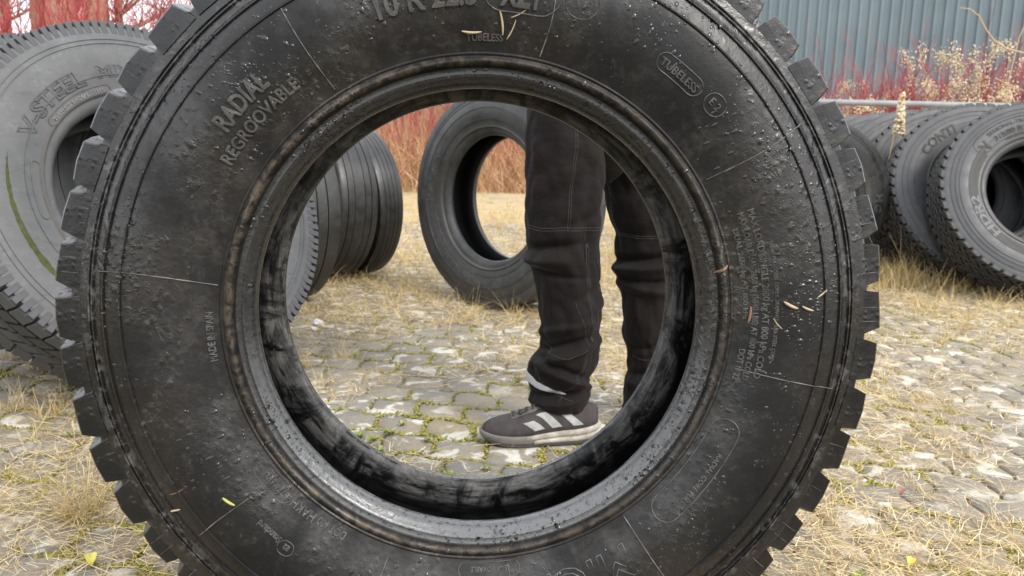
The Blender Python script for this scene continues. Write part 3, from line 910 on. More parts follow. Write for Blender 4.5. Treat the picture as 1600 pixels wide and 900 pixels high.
# ------------------------------------------------------------------ person behind the tyre
def mat_cloth():
    N = NT('black_work_trouser_cloth'); v = N.coord()
    a = N.noise(v, 7, 4, .6); tw = N.noise(N.scale(v, (1, 1, .5)), 900, 2, .5); d = N.noise(v, 120, 3, .75)
    col = N.mix(N.ramp(a, .3, .7), (.0060, .0046, .0044), (.0125, .0096, .0090))
    col = N.mix(N.math('MULTIPLY', N.ramp(d, .72, .80), .30), col, (.12, .11, .10))
    nb = N.bump(tw, .25, .0006); nb = N.bump(N.noise(N.scale(v, (1, 1, 2.2)), 34, 5, .65), .5, .005, nb)
    return N.fin(col, .82, nb, **{'Sheen_Weight': .04, 'Specular_IOR_Level': .16})
M_CLOTH = mat_cloth()
M_STITCH = mat_simple('grey_stitching', (.06, .052, .05), (.11, .096, .09), 200, .8)
M_SEAM = mat_simple('black_seam', (.010, .009, .009), (.016, .014, .014), 60, .7)
M_REFL = mat_simple('silver_reflective_tape', (.36, .37, .39), (.50, .51, .53), 60, .4)
M_SKIN = mat_simple('skin', (.42, .26, .19), (.50, .32, .24), 30, .55)
M_JACKET = mat_simple('black_jacket', (.018, .018, .02), (.03, .03, .033), 20, .8)
M_HAIR = mat_simple('brown_hair', (.04, .025, .015), (.08, .05, .03), 80, .6)
YL = 2.04
person = empty('person', (.10, YL, 0), label='person in black work trousers and a grey striped trainer standing behind the big tyre', cat='person')
PO = Vector((.10, YL, 0))
def folds(spec, z, th):
    d = 0.0
    for zc, wz, amp, th0, wth, tilt in spec:
        zz = z - zc - tilt * math.sin(th - th0)
        da = math.atan2(math.sin(th - th0), math.cos(th - th0))
        d += 1.7 * amp * math.exp(-(zz / (wz * .85)) ** 2) * math.exp(-(da / wth) ** 2)
    return d
class Leg:
    def __init__(s, Y, rows, dep, spec, seed, lean=0.0):
        s.spec = spec; s.seed = seed; s.rings = []
        for py, xl, xr in rows:
            a = plane_at(xl, py, Y); b = plane_at(xr, py, Y)
            s.rings.append(((a.z + b.z) / 2, (a.x + b.x) / 2, (b.x - a.x) / 2))
        s.rings.sort()
        s.zs = [r[0] for r in s.rings]; s.Y = Y; s.dep = dep; s.lean = lean
    def pt(s, z, th, off=0.0):
        cx = np.interp(z, s.zs, [r[1] for r in s.rings]); hw = np.interp(z, s.zs, [r[2] for r in s.rings])
        hd = hw * s.dep
        d = folds(s.spec, z, th)
        d += .012 * (abs(mnoise.noise(Vector((math.cos(th) * 1.3 + z * 2.2, math.sin(th) * 1.3, z * 8 + s.seed + 9)))) - .22)
        d += .007 * (abs(mnoise.noise(Vector((math.cos(th) * 2.6, math.sin(th) * 2.6 + z * 3, z * 17 + s.seed + 5)))) - .22)
        d += .0045 * mnoise.noise(Vector((math.cos(th) * 2, math.sin(th) * 2, z * 9 + s.seed))) + .0022 * mnoise.noise(Vector((math.cos(th) * 4, math.sin(th) * 4, z * 24 + s.seed)))
        k = 1 + (d + off) / max(hw, .03)
        # th = 0 to the right, -pi/2 towards the camera
        return Vector((cx + hw * k * math.cos(th), s.Y + s.lean * (z - .45) + hd * k * math.sin(th), z)) - PO
    def mesh(s, z0, z1, n=230, m=96):
        V = []
        for i in range(n):
            z = z0 + (z1 - z0) * i / (n - 1)
            for j in range(m):
                th = 2 * pi * j / m
                t = .006 * math.sin(th * 1 + 2.5) if i == 0 else 0
                V.append(s.pt(z, th, -.004 if i == 0 else 0))
        Fc = [(i * m + j, i * m + (j + 1) % m, (i + 1) * m + (j + 1) % m, (i + 1) * m + j) for i in range(n - 1) for j in range(m)]
        # hem turned inwards
        b = len(V)
        for j in range(m): V.append(s.pt(z0 + .012, 2 * pi * j / m, -.012))
        Fc += [(b + j, b + (j + 1) % m, (j + 1) % m, j) for j in range(m)]
        return V, Fc
    def line(s, mb, pts, r, off=.001, n=40):
        zz = np.interp(np.linspace(0, 1, n), np.linspace(0, 1, len(pts)), [p[0] for p in pts])
        tt = np.interp(np.linspace(0, 1, n), np.linspace(0, 1, len(pts)), [p[1] for p in pts])
        mb.tube([s.pt(z, t, off) for z, t in zip(zz, tt)], r, 5)
    def stitch(s, mb, pts, n):
        zz = np.interp(np.linspace(0, 1, n * 3), np.linspace(0, 1, len(pts)), [p[0] for p in pts])
        tt = np.interp(np.linspace(0, 1, n * 3), np.linspace(0, 1, len(pts)), [p[1] for p in pts])
        for i in range(n):
            mb.tube([s.pt(zz[i * 3 + k], tt[i * 3 + k], .0011) for k in (0, 1, 2)], .00062, 4)
C6 = lambda c, l, r: (160 + c / 1.6667, 700 + l / 1.6667, 700 + r / 1.6667)
CAMT = -pi / 2
leg1 = Leg(YL, [C6(-60, 205, 425), C6(20, 206, 402), C6(100, 204, 402), C6(200, 202, 410), C6(300, 201, 401), C6(370, 202, 392), C6(412, 205, 394), C6(430, 220, 397), C6(452, 225, 399), C6(500, 229, 399),
                C6(560, 243, 399), C6(610, 249, 396), C6(640, 232, 393), C6(680, 218, 386), C6(710, 208, 374), C6(740, 209, 368), C6(770, 212, 368), C6(792, 222, 362)], .92,
           [(.505, .012, -.010, -2.3, 1.1, .012), (.468, .018, .010, -2.4, 1.0, .01), (.442, .010, -.009, -2.2, .9, -.012), (.30, .014, .008, -2.0, 1.2, .02), (.262, .010, -.010, -1.9, 1.2, .025), (.236, .014, .009, -1.6, 1.3, .03),
            (.196, .010, -.008, -1.5, 1.2, -.03), (.170, .013, .010, -1.2, 1.3, -.03), (.140, .009, -.010, -1.3, 1.4, .012), (.110, .012, .007, -1.6, 1.5, .01), (.40, .014, -.006, -.6, .8, .03), (.35, .02, .005, -.8, .9, .03), (.66, .03, -.004, -1.2, .9, .06), (.74, .03, .004, -1.0, .9, -.05), (.58, .014, -.004, -.9, .9, .03)], 2)
rows2 = [C6(-60, 405, 620), C6(110, 372, 585), C6(180, 393, 590), C6(250, 408, 600), C6(340, 436, 605), C6(400, 437, 602), C6(470, 439, 598), C6(490, 450, 600), C6(515, 455, 600), C6(600, 456, 596), C6(660, 470, 590), C6(700, 466, 582), C6(760, 455, 575), C6(815, 452, 570), C6(835, 456, 565)]
leg2 = Leg(2.20, rows2, .9, [(.46, .012, -.011, -1.9, 1.2, .01), (.435, .014, .011, -1.9, 1.2, .01), (.40, .010, -.010, -1.6, 1.2, .0), (.375, .016, .008, -1.5, 1.2, -.01), (.22, .012, -.007, -1.7, 1.2, .01), (.56, .02, .004, -1.5, .8, .03), (.62, .02, -.005, -1.4, .8, -.05), (.15, .012, -.008, -1.6, 1.3, .012), (.12, .012, .007, -1.5, 1.3, .01)], 8)
V1, F1 = leg1.mesh(leg1.zs[0], .90); V2, F2 = leg2.mesh(leg2.zs[0], .90)
# seat of the trousers
seat = []
cxm = (leg1.pt(.88, 0).x + leg2.pt(.88, pi).x) / 2
for z, hwx, hdy in ((.66, .03, .03), (.70, .075, .055), (.75, .125, .085), (.80, .165, .11), (.86, .195, .128), (.92, .205, .135), (.98, .20, .132), (1.03, .192, .128), (1.06, .188, .125)):
    seat.append([Vector((cxm + hwx * math.cos(a), .08 + hdy * math.sin(a), z)) for a in np.arange(40) * 2 * pi / 40])
VS, FS = loft(seat)
V, Fc = join_geo([(V1, F1), (V2, F2), (VS, FS)])
trousers = obj('trousers', py_mesh('trousers', V, Fc, M_CLOTH, True), person)
mb = MB()      # twin stitched seams
zk = plane_at(870, 352, YL).z
for dz in (0, -.0065):
    leg1.stitch(mb, [(zk + dz + .004, -2.9), (zk + dz - .002, -2.2), (zk + dz + .003, CAMT), (zk + dz + .001, -.2)], 46)
for dt in (0, .055):
    leg1.stitch(mb, [(.86, -1.28 + dt), (.75, -1.36 + dt), (.65, -1.50 + dt), (zk, -1.52 + dt)], 60)
leg1.stitch(mb, [(.475, -.98), (.40, -1.02), (.30, -.93)], 30)
leg1.stitch(mb, [(.372, -1.42), (.35, -1.36), (.30, -1.20), (.262, -1.05)], 22)
leg1.stitch(mb, [(.258, -2.7), (.238, -2.2), (.232, -1.6), (.252, -1.1)], 26)
leg1.stitch(mb, [(.25, -1.02), (.20, -1.08), (.15, -1.3), (.122, -1.6)], 24)
leg1.stitch(mb, [(.25, -.96), (.20, -1.02), (.15, -1.24)], 20)
leg1.stitch(mb, [(.20, -2.55), (.17, -2.3), (.135, -1.75), (.120, -1.2)], 22)
zk2 = plane_at(1000, 365, 2.2).z
for dz in (0, -.006): leg2.stitch(mb, [(zk2 + dz + .006, -2.9), (zk2 + dz, -2.0), (zk2 + dz + .004, -.9)], 40)
leg2.stitch(mb, [(.87, -2.5), (.75, -2.65), (zk2, -2.75)], 40)
leg2.stitch(mb, [(.19, -2.7), (.185, -2.0), (.19, -1.2)], 24)
obj('stitching', mb.mesh('stitching', M_STITCH), person, kind='stuff')
# dark side seams, zip and pocket edges
for lg, nm, pts, wd in ((leg1, 'side_seam', [(zk + .03, -.42), (.50, -.50), (.42, -.36), (.33, -.30)], .0018), (leg1, 'zip', [(.515, -.92), (.40, -.96), (.27, -.90)], .0022),
                        (leg1, 'zip_edge', [(.515, -.84), (.40, -.88), (.27, -.84)], .0012), (leg1, 'pocket_seam', [(zk - .01, -1.02), (.515, -1.0)], .0012),
                        (leg2, 'pocket_edge', [(zk2 + .04, -1.12), (zk2 - .03, -1.10), (zk2 - .055, -1.0), (zk2 - .06, -.7)], .0016)):
    mb = MB(); lg.line(mb, pts, wd); obj(nm, mb.mesh(nm, M_SEAM, True), person)
mb = MB()
mb.tube([leg1.pt(.517, -.88, .002), leg1.pt(.507, -.88, .003)], .0028, 6)
obj('zip_pull', mb.mesh('zip_pull', M_SEAM), person)
# reflective strip above the hem
V, Fc = [], []
na = 22
for i in range(na):
    t = i / (na - 1); th = -3.7 + 2.35 * t
    zt = .190 - .055 * t ** 1.3; zb = zt - .030 * (1 - t) ** .7 - .001
    V += [leg1.pt(zt, th, .0016), leg1.pt((zt + zb) / 2, th, .0022), leg1.pt(zb, th, .0016)]
for i in range(na - 1):
    for k in (0, 1): Fc.append((i * 3 + k, i * 3 + k + 1, i * 3 + 4 + k, i * 3 + 3 + k))
obj('reflective_strip', py_mesh('reflective_strip', V, Fc, M_REFL, True), person)

# shoes
M_UPPER = mat_simple('dark_grey_knit', (.028, .0235, .0235), (.052, .045, .044), 45, .8, .5, .001)
M_OVER = mat_simple('grey_overlay', (.095, .085, .078), (.14, .125, .115), 40, .7)
M_MID = mat_simple('dirty_white_midsole', (.20, .172, .140), (.46, .43, .375), 34, .7, .3, .002)
M_MIDG = mat_simple('grey_midsole', (.10, .09, .082), (.18, .165, .15), 24, .7, .3, .002)
M_OUT = mat_simple('dark_outsole', (.03, .03, .03), (.06, .058, .055), 40, .7)
M_STRIPE = mat_simple('white_stripe', (.22, .225, .22), (.40, .405, .40), 60, .45)
M_LACE = mat_simple('dark_lace', (.02, .02, .02), (.045, .042, .04), 100, .8)
SL = .300
tt_ = [0, .03, .10, .2, .35, .5, .62, .74, .85, .93, .98, 1.0]
wd_ = [.008, .022, .031, .034, .034, .038, .044, .0475, .045, .036, .023, .006]
ht_ = [.088, .098, .104, .104, .106, .104, .090, .076, .067, .059, .049, .036]
sb_ = [.022, .010, .004, .001, .001, .001, .000, .000, .003, .009, .015, .022]
st_ = [.052, .050, .047, .043, .040, .035, .031, .030, .031, .033, .035, .034]
ip = lambda t, a: float(np.interp(t, tt_, a))
def sx(t): return SL * t
def side_off(t): return .006 * math.sin(pi * t) - .010 * max(0, t - .6)
def shoe_section(t, prof):
    """prof: list of (u, z) with u in -1..1 of the half width"""
    return [Vector((sx(t), side_off(t) + u * ip(t, wd_), z)) for u, z in prof]
def build_shoe(parent, loc, ang, sgn=1):
    ts = np.concatenate([np.linspace(0, .12, 8), np.linspace(.15, .85, 24), np.linspace(.87, 1, 9)])
    M = Matrix.Translation(loc) @ Matrix.Rotation(ang, 4, 'Z') @ Matrix.Diagonal((1, sgn, 1, 1)) @ Matrix.Translation((-SL * .5, 0, 0))
    tf = lambda V: [M @ Vector(v) for v in V]
    def secs(fn):
        S = [fn(t) for t in ts]
        V, Fc = loft(S)
        if sgn < 0: Fc = [tuple(reversed(f)) for f in Fc]
        return tf(V), Fc
    def upper(t):
        w_, h, z0 = ip(t, wd_), ip(t, ht_), ip(t, st_) - .006
        P = []
        for k in range(17):
            a = pi * k / 16
            c, s = math.cos(a), math.sin(a)
            u = c * (.97 - .22 * s ** 2 * (1 if t < .55 else .35))
            P.append(Vector((sx(t), side_off(t) + u * w_, z0 + (h - z0) * s ** .8)))
        return P
    root = obj('shoe', py_mesh('shoe', *secs(upper), M_UPPER, True), parent)
    def layer(name, f0, f1, bul, mat, tlo=0, thi=1):
        def fn(t):
            zb, zt = ip(t, sb_), ip(t, st_)
            a = zb + (zt - zb) * f0; b = zb + (zt - zb) * f1
            w_ = ip(t, wd_)
            P = [(-(w_ + bul * .4), a), (-(w_ + bul), a + (b - a) * .3), (-(w_ + bul), a + (b - a) * .7), (-(w_ + bul * .5), b), ((w_ + bul * .5), b), ((w_ + bul), a + (b - a) * .7), ((w_ + bul), a + (b - a) * .3), ((w_ + bul * .4), a)]
            xo = 0
            if t < .05: xo = -bul * (1 - t / .05)
            if t > .95: xo = bul * (t - .95) / .05
            return [Vector((sx(t) + xo, side_off(t) + u, z)) for u, z in P]
        S = [fn(t) for t in ts if tlo <= t <= thi]
        V, Fc = loft(S)
        if sgn < 0: Fc = [tuple(reversed(f)) for f in Fc]
        obj(name, py_mesh(name, tf(V), Fc, mat, True), root)
    layer('outsole', 0, .26, .003, M_OUT)
    layer('midsole', .24, .60, .0075, M_MID, 0, .60)
    layer('midsole', .58, .98, .0060, M_MID, 0, .66)
    layer('midsole_forefoot', .24, .98, .0052, M_MIDG, .55, 1)
    # three stripes on the outer side
    def surf(t, f, off=.0012):
        w_, h, z0 = ip(t, wd_), ip(t, ht_), ip(t, st_) - .006
        a = f * pi / 2; c, s = math.cos(a), math.sin(a)
        u = c * (.97 - .22 * s ** 2 * (1 if t < .55 else .35))
        return Vector((sx(t), side_off(t) + (u * w_ + off), z0 + (h - z0) * s ** .8 + off * s))
    for t0, wdt, f1, sl in ((.505, .088, .36, -.10), (.355, .088, .50, -.14), (.17, .088, .50, -.15)):
        V, Fc = [], []
        for i in range(9):
            q = i / 8; f = .10 + (f1 - .10) * q
            for j in range(5):
                V.append(surf(t0 - sl * q + wdt * (j / 4 - .5) * -1 + .02, f))
        for i in range(8):
            for j in range(4): Fc.append((i * 5 + j, i * 5 + j + 1, i * 5 + 6 + j, i * 5 + 5 + j))
        obj('stripe', py_mesh('stripe', tf(V), Fc, M_STRIPE, True), root)
    # eyestay overlay and laces
    V, Fc = [], []
    for i in range(13):
        q = i / 12
        for j in range(7):
            f = .62 + .38 * (j / 6) if q > .0 else 1
            V.append(surf(.76 - .30 * q, .64 + .34 * (j / 6), .0016))
    for i in range(12):
        for j in range(6): Fc.append((i * 7 + j, i * 7 + j + 1, i * 7 + 8 + j, i * 7 + 7 + j))
    obj('eyestay', py_mesh('eyestay', tf(V), Fc, M_OVER, True), root)
    mb = MB()
    for i in range(5):
        t = .74 - .055 * i
        A = [surf(t + .012 * math.sin(k * 1.2), .74 + .26 * k / 6, .004 + .003 * math.sin(pi * k / 6)) for k in range(7)]
        mb.tube(tf(A), .0021, 6)
    A = [surf(.64, .9, .006), surf(.68, .82, .012), surf(.72, .74, .008), surf(.69, .68, .006), surf(.62, .78, .008)]
    mb.tube(tf(A), .0019, 6)
    obj('lace', mb.mesh('lace', M_LACE, True), root)
    return root
g1 = ground_at(843, 688)
build_shoe(person, Vector((g1.x, g1.y - .005, .001)) - PO, pi + .13, 1)
g2 = Vector((leg2.pt(.12, 0).x + leg2.pt(.12, pi).x, 0, 0)) / 2
build_shoe(person, Vector((g2.x + .035, .125, .001)), -pi / 2 - .12, -1)
# torso, arms and head (above the frame)
def skinned(name, verts, edges, radii, mat, parent, sub=1, root=0):
    me = bpy.data.meshes.new(name); me.from_pydata(verts, edges, [])
    o = bpy.data.objects.new(name, me); COL.objects.link(o)
    o.modifiers.new('skin', 'SKIN')
    if not me.skin_vertices: me.attributes  # layer is made with the modifier below
    sv = me.skin_vertices[0].data if len(me.skin_vertices) else None
    if sv is None:
        bm = bmesh.new(); bm.from_mesh(me); bm.verts.layers.skin.verify(); bm.to_mesh(me); bm.free(); sv = me.skin_vertices[0].data
    for v, r in zip(sv, radii): v.radius = (r, r) if not isinstance(r, tuple) else r
    sv[root].use_root = True
    s = o.modifiers.new('sub', 'SUBSURF'); s.levels = sub; s.render_levels = sub
    bpy.context.view_layer.update()
    m2 = bpy.data.meshes.new_from_object(o.evaluated_get(bpy.context.evaluated_depsgraph_get()))
    bpy.data.objects.remove(o)
    m2.materials.clear(); m2.materials.append(mat); m2.name = name
    m2.polygons.foreach_set('use_smooth', [True] * len(m2.polygons))
    return obj(name, m2, parent)
bx, by = cxm, .08
body_v = [(bx, by, 1.0), (bx - .01, by, 1.2), (bx - .02, by, 1.38), (bx - .03, by, 1.47), (bx - .05, by, 1.58), (bx - .06, by, 1.70),
          (bx, by - .19, 1.40), (bx + .03, by - .24, 1.20), (bx - .20, by - .14, 1.30), (bx, by + .19, 1.40), (bx + .03, by + .24, 1.20), (bx - .20, by + .14, 1.30)]
body_r = [(.15, .12), (.15, .12), (.16, .12), .06, .09, .08, .055, .045, .03, .055, .045, .03]
be = [(0, 1), (1, 2), (2, 3), (3, 4), (4, 5), (2, 6), (6, 7), (7, 8), (2, 9), (9, 10), (10, 11)]
for wi in (8, 11):
    wv = Vector(body_v[wi])
    body_v.append(tuple(wv + Vector((-.07, 0, .01)))); body_r.append(.028); be.append((wi, len(body_v) - 1)); pi_ = len(body_v) - 1
    for k, L in enumerate((.075, .085, .080, .065)):
        b0 = wv + Vector((-.10, 0, -.03 + .022 * k)); b1 = b0 + Vector((-L * .5, .010 if wi == 8 else -.010, .01)); b2 = b1 + Vector((-L * .3, .025 if wi == 8 else -.025, .01))
        i0 = len(body_v); body_v += [tuple(b0), tuple(b1), tuple(b2)]; body_r += [.009, .0085, .007]; be += [(pi_, i0), (i0, i0 + 1), (i0 + 1, i0 + 2)]
    i0 = len(body_v); body_v += [tuple(wv + Vector((-.05, .02, .045))), tuple(wv + Vector((-.095, .025, .065)))]; body_r += [.010, .008]; be += [(wi, i0), (i0, i0 + 1)]
skinned('body', body_v, be, body_r, M_SKIN, person)
jk = [(bx, by, .98), (bx - .01, by, 1.2), (bx - .02, by, 1.38), (bx - .03, by, 1.46), (bx, by - .20, 1.40), (bx + .03, by - .25, 1.20), (bx - .16, by - .155, 1.28), (bx, by + .20, 1.40), (bx + .03, by + .25, 1.20), (bx - .16, by + .155, 1.28)]
skinned('jacket', jk, [(0, 1), (1, 2), (2, 3), (2, 4), (4, 5), (5, 6), (2, 7), (7, 8), (8, 9)], [(.19, .15), (.18, .145), (.18, .14), .075, .075, .062, .05, .075, .062, .05], M_JACKET, person)
hv = [Vector((bx - .045 + .085 * math.sin(a) * math.cos(b), by + .082 * math.sin(a) * math.sin(b), 1.69 + .10 * math.cos(a))) for a in np.linspace(.02, 1.7, 9) for b in np.arange(16) * pi / 8]
hf = [(i * 16 + j, i * 16 + (j + 1) % 16, (i + 1) * 16 + (j + 1) % 16, (i + 1) * 16 + j) for i in range(8) for j in range(16)]
obj('hair', py_mesh('hair', hv, hf, M_HAIR, True), person)

# ------------------------------------------------------------------ building, rail
def build_hall():
    A = Vector((3.95, 13.35, 0)); B = Vector((9.6, 11.40, 0))
    d = (B - A).normalized(); nrm = Vector((d.y, -d.x, 0))
    if nrm.y > 0: nrm = -nrm
    A = A - d * 1.6
    L = (B - A).length
    root = empty('warehouse', A, label='blue grey warehouse with ribbed metal cladding behind the dead weeds on the right', cat='building')
    pit = .146; H = 6.2; npan = 8
    def rib_x():
        return [0, pit * .56, pit * .66, pit * .72, pit * .90, pit * .96]
    per = npan
    ptsn = int(L / (pit * per))
    for k in range(ptsn + 1):
        xs, ys = [], []
        for i in range(per):
            x0 = (k * per + i) * pit
            for q, h in ((0, 0), (pit * .60, 0), (pit * .65, .028), (pit * .93, .028), (pit * .98, 0)):
                xs.append(x0 + q); ys.append(h)
        xs.append((k * per + per) * pit - .004); ys.append(0)
        V = []; Fc = []
        for z in (.15, 3.0, H):
            for x, h in zip(xs, ys): V.append(d * x + nrm * (h + .002) + Vector((0, 0, z)))
        n = len(xs)
        for r in range(2):
            for i in range(n - 1): Fc.append((r * n + i, r * n + i + 1, (r + 1) * n + i + 1, (r + 1) * n + i))
        obj('cladding_sheet', py_mesh('cladding_sheet', V, Fc, M_WALL), root)
    Lx = (ptsn + 1) * per * pit
    def box(nm, x0, x1, d0, d1, z0, z1, mat):
        V = [d * x + nrm * y + Vector((0, 0, z)) for z in (z0, z1) for y in (d0, d1) for x in (x0, x1)]
        Fc = [(0, 1, 3, 2), (4, 6, 7, 5), (0, 4, 5, 1), (2, 3, 7, 6), (0, 2, 6, 4), (1, 5, 7, 3)]
        obj(nm, py_mesh(nm, V, Fc, mat), root)
    box('wall', 0, Lx, -8, -.004, 0, H, M_WALL)
    box('plinth', -.01, Lx + .01, -8.01, .03, -.05, .145, mat_simple('concrete_plinth', (.25, .24, .23), (.36, .35, .33), 8, .9))
    box('roof_edge', -.1, Lx + .1, -8.1, .10, H + .003, H + .25, M_RAIL)
build_hall()
def build_rail():
    a = plane_at(1255, 158.5, 8.4); b = plane_at(1470, 165, 8.2)
    dv = (b - a)
    b2 = a + dv * 2.6; b2.z = b.z
    a2 = a - dv * .4; a2.z = a.z
    root = empty('metal_rail', (a.x, a.y, 0), label='pale galvanised pipe rail running behind the right row of tyres', cat='rail')
    O = Vector((a.x, a.y, 0))
    mb = MB(); mb.tube([a2 - O + (b2 - a2) * t for t in np.linspace(0, 1, 8)], .030, 12)
    obj('pipe', mb.mesh('pipe', M_RAIL, True), root)
    for t in (.03, .5, .97):
        p = a2 - O + (b2 - a2) * t
        mb = MB(); mb.tube([Vector((p.x, p.y + .012, -.02)), Vector((p.x, p.y + .012, p.z))], .028, 10)
        obj('post', mb.mesh('post', M_RAIL, True), root)
build_rail()

# ------------------------------------------------------------------ vegetation
def curve_paths(base, az, length, lean, curl, K=5, jit=.0, seed=0):
    """vectorised bending stems: arrays of base (N,3), azimuth, length, initial lean (rad from vertical), curl (added lean)"""
    g = np.random.default_rng(seed)
    N = len(az); t = np.linspace(0, 1, K)
    P = np.zeros((N, K, 3)); P[:, 0] = base
    for k in range(1, K):
        th = lean + curl * (t[k] + t[k - 1]) / 2
        aa = az + g.normal(0, jit, N) if jit else az
        st = length / (K - 1)
        P[:, k, 0] = P[:, k - 1, 0] + st * np.sin(th) * np.cos(aa)
        P[:, k, 1] = P[:, k - 1, 1] + st * np.sin(th) * np.sin(aa)
        P[:, k, 2] = P[:, k - 1, 2] + st * np.cos(th)
    return P
def blades(P, width, flat_seed=0):
    """thin tapered ribbons along paths (N,K,3)"""
    N, K, _ = P.shape
    T = P[:, -1] - P[:, 0]
    g = np.random.default_rng(flat_seed)
    a = g.uniform(0, pi, N)
    S = np.stack([np.cos(a), np.sin(a), g.uniform(-.2, .2, N)], 1)
    tp = np.linspace(1, .15, K) ** .8
    w_ = np.broadcast_to(np.asarray(width), (N,))[:, None] * tp[None, :] * .5
    A = P + S[:, None, :] * w_[..., None]; B = P - S[:, None, :] * w_[..., None]
    V = np.stack([A, B], 2).reshape(-1, 3)
    b = (np.arange(N) * K * 2)[:, None] + (np.arange(K - 1) * 2)[None, :]
    Q = np.stack([b, b + 1, b + 3, b + 2], -1).reshape(-1, 4)
    return V, Q
def shrub_mesh(seed, n, h, spread, twigs=3, r0=.010, K=7, lean0=.35):
    g = np.random.default_rng(seed)
    az = g.uniform(0, 2 * pi, n); ln = h * g.uniform(.55, 1.1, n)
    rr = spread * .25 * np.sqrt(g.uniform(0, 1, n))
    base = np.stack([rr * np.cos(az + g.normal(0, .6, n)), rr * np.sin(az + g.normal(0, .6, n)), np.full(n, -.03)], 1)
    P = curve_paths(base, az, ln, g.uniform(.02, lean0, n), g.uniform(-.15, .45, n), K, .12, seed)
    V1, Q1 = tubes(P, (r0 * g.uniform(.5, 1.1, n))[:, None] * np.linspace(1, .3, K)[None, :], 4)
    # side twigs
    n2 = n * twigs
    si = np.repeat(np.arange(n), twigs); kk = g.integers(2, K - 1, n2)
    b2 = P[si, kk]
    P2 = curve_paths(b2, g.uniform(0, 2 * pi, n2), ln[si] * g.uniform(.2, .5, n2), g.uniform(.25, .9, n2), g.uniform(-.5, .1, n2), 5, .15, seed + 1)
    V2, Q2 = tubes(P2, (r0 * .45 * g.uniform(.6, 1.2, n2))[:, None] * np.linspace(1, .35, 5)[None, :], 3)
    n3 = n2 * 2
    s3 = np.repeat(np.arange(n2), 2)
    P3 = curve_paths(P2[s3, g.integers(1, 4, n3)], g.uniform(0, 2 * pi, n3), ln[np.repeat(si, 2)] * g.uniform(.1, .25, n3), g.uniform(.2, 1.0, n3), g.uniform(-.5, .1, n3), 4, .1, seed + 2)
    V3, Q3 = tubes(P3, (r0 * .28 * g.uniform(.6, 1.2, n3))[:, None] * np.linspace(1, .4, 4)[None, :], 3)
    V = np.concatenate([V1, V2, V3])
    return np_mesh('stems', V, np.concatenate([Q1, Q2 + len(V1), Q3 + len(V1) + len(V2)]), M_RED)
lowm = [shrub_mesh(100 + k, 20, 1.9, .8, 3, .012) for k in range(3)]
tallm = [shrub_mesh(200 + k, 30, 3.3, 1.5, 5, .0135, 8, .75) for k in range(3)]
GS1 = 'red stemmed shrubs behind the dry grass'; GS2 = 'tall red twigged shrubs in front of the tree trunks'; GS3 = 'red stemmed shrubs along the warehouse wall'
def shrub(me, x, y, s, rz, label, group):
    o = empty('dogwood_shrub', (x, y, 0), (0, 0, rz), label=label, cat='shrub', group=group)
    o.scale = (s, s, s)
    obj('stems', me, o)
g = random.Random(5)
for i in range(10):
    shrub(lowm[i % 3], -3.4 + 5.6 * i / 9 + g.uniform(-.2, .2), g.uniform(13.0, 15.4), g.uniform(.85, 1.15), g.uniform(0, 6), 'bare red stemmed shrub rising from dry grass, seen through the hole of the big tyre', GS1)
for i in range(12):
    shrub(tallm[i % 3], -7.6 + 4.4 * i / 11 + g.uniform(-.2, .2), g.uniform(9.6, 12.2), g.uniform(.85, 1.1), g.uniform(0, 6), 'tall bare red twigged shrub against the white sky at the upper left', GS2)
for i in range(17):
    t = i / 16
    shrub(lowm[i % 3], 3.8 + 2.6 * t + g.uniform(-.2, .2), 10.4 - .5 * t + g.uniform(-.4, .3), g.uniform(.8, 1.1), g.uniform(0, 6), 'bare red stemmed shrub among cream weeds in front of the warehouse', GS3)

# pale dead weeds with fluffy seed heads
def weed_meshes(seed, h, nst=5, fl=26):
    g = np.random.default_rng(seed)
    az = g.uniform(0, 2 * pi, nst); ln = h * g.uniform(.7, 1.05, nst)
    base = np.c_[g.normal(0, .05, (nst, 2)), np.full(nst, -.02)]
    P = curve_paths(base, az, ln, g.uniform(0, .15, nst), g.uniform(0, .35, nst), 7, .08, seed)
    V1, Q1 = tubes(P, np.linspace(1, .35, 7)[None, :] * .0065, 4)
    nb = nst * 7
    si = np.repeat(np.arange(nst), 7)
    P2 = curve_paths(P[si, g.integers(2, 7, nb)], g.uniform(0, 2 * pi, nb), g.uniform(.12, .38, nb), g.uniform(.3, .8, nb), g.uniform(-.3, .5, nb), 4, .1, seed + 3)
    V2, Q2 = tubes(P2, np.linspace(1, .4, 4)[None, :] * .0032, 3)
    st = np_mesh('stems', np.concatenate([V1, V2]), np.concatenate([Q1, Q2 + len(V1)]), M_WEED)
    # fluff: clusters of small irregular tufts near the ends
    ends = np.concatenate([P[:, -1], P[:, -2], P2[:, -1], P2[:, -2]])
    ends = ends[(g.uniform(0, 1, len(ends)) < .7) & (ends[:, 2] > h * .55)]
    C = np.repeat(ends, fl, 0) + g.normal(0, .030, (len(ends) * fl, 3)) * (1, 1, 1.3)
    nC = len(C); r = g.uniform(.005, .0135, nC)
    oct_ = np.array([(1, 0, 0), (0, 1, 0), (-1, 0, 0), (0, -1, 0), (0, 0, 1.3), (0, 0, -.9)])
    V = C[:, None, :] + oct_[None] * r[:, None, None] * g.uniform(.6, 1.3, (nC, 6, 1))
    T = np.array([(0, 1, 4), (1, 2, 4), (2, 3, 4), (3, 0, 4), (1, 0, 5), (2, 1, 5), (3, 2, 5), (0, 3, 5)])
    Q = (np.arange(nC) * 6)[:, None, None] + T[None]
    sd = np_mesh('seed_heads', V.reshape(-1, 3), Q.reshape(-1, 3), M_SEED)
    return st, sd
wm = [weed_meshes(300 + k, h) for k, h in enumerate((1.35, 1.5, 1.7, 1.2, 1.6))]
GW = 'dead weeds with cream seed heads along the warehouse'
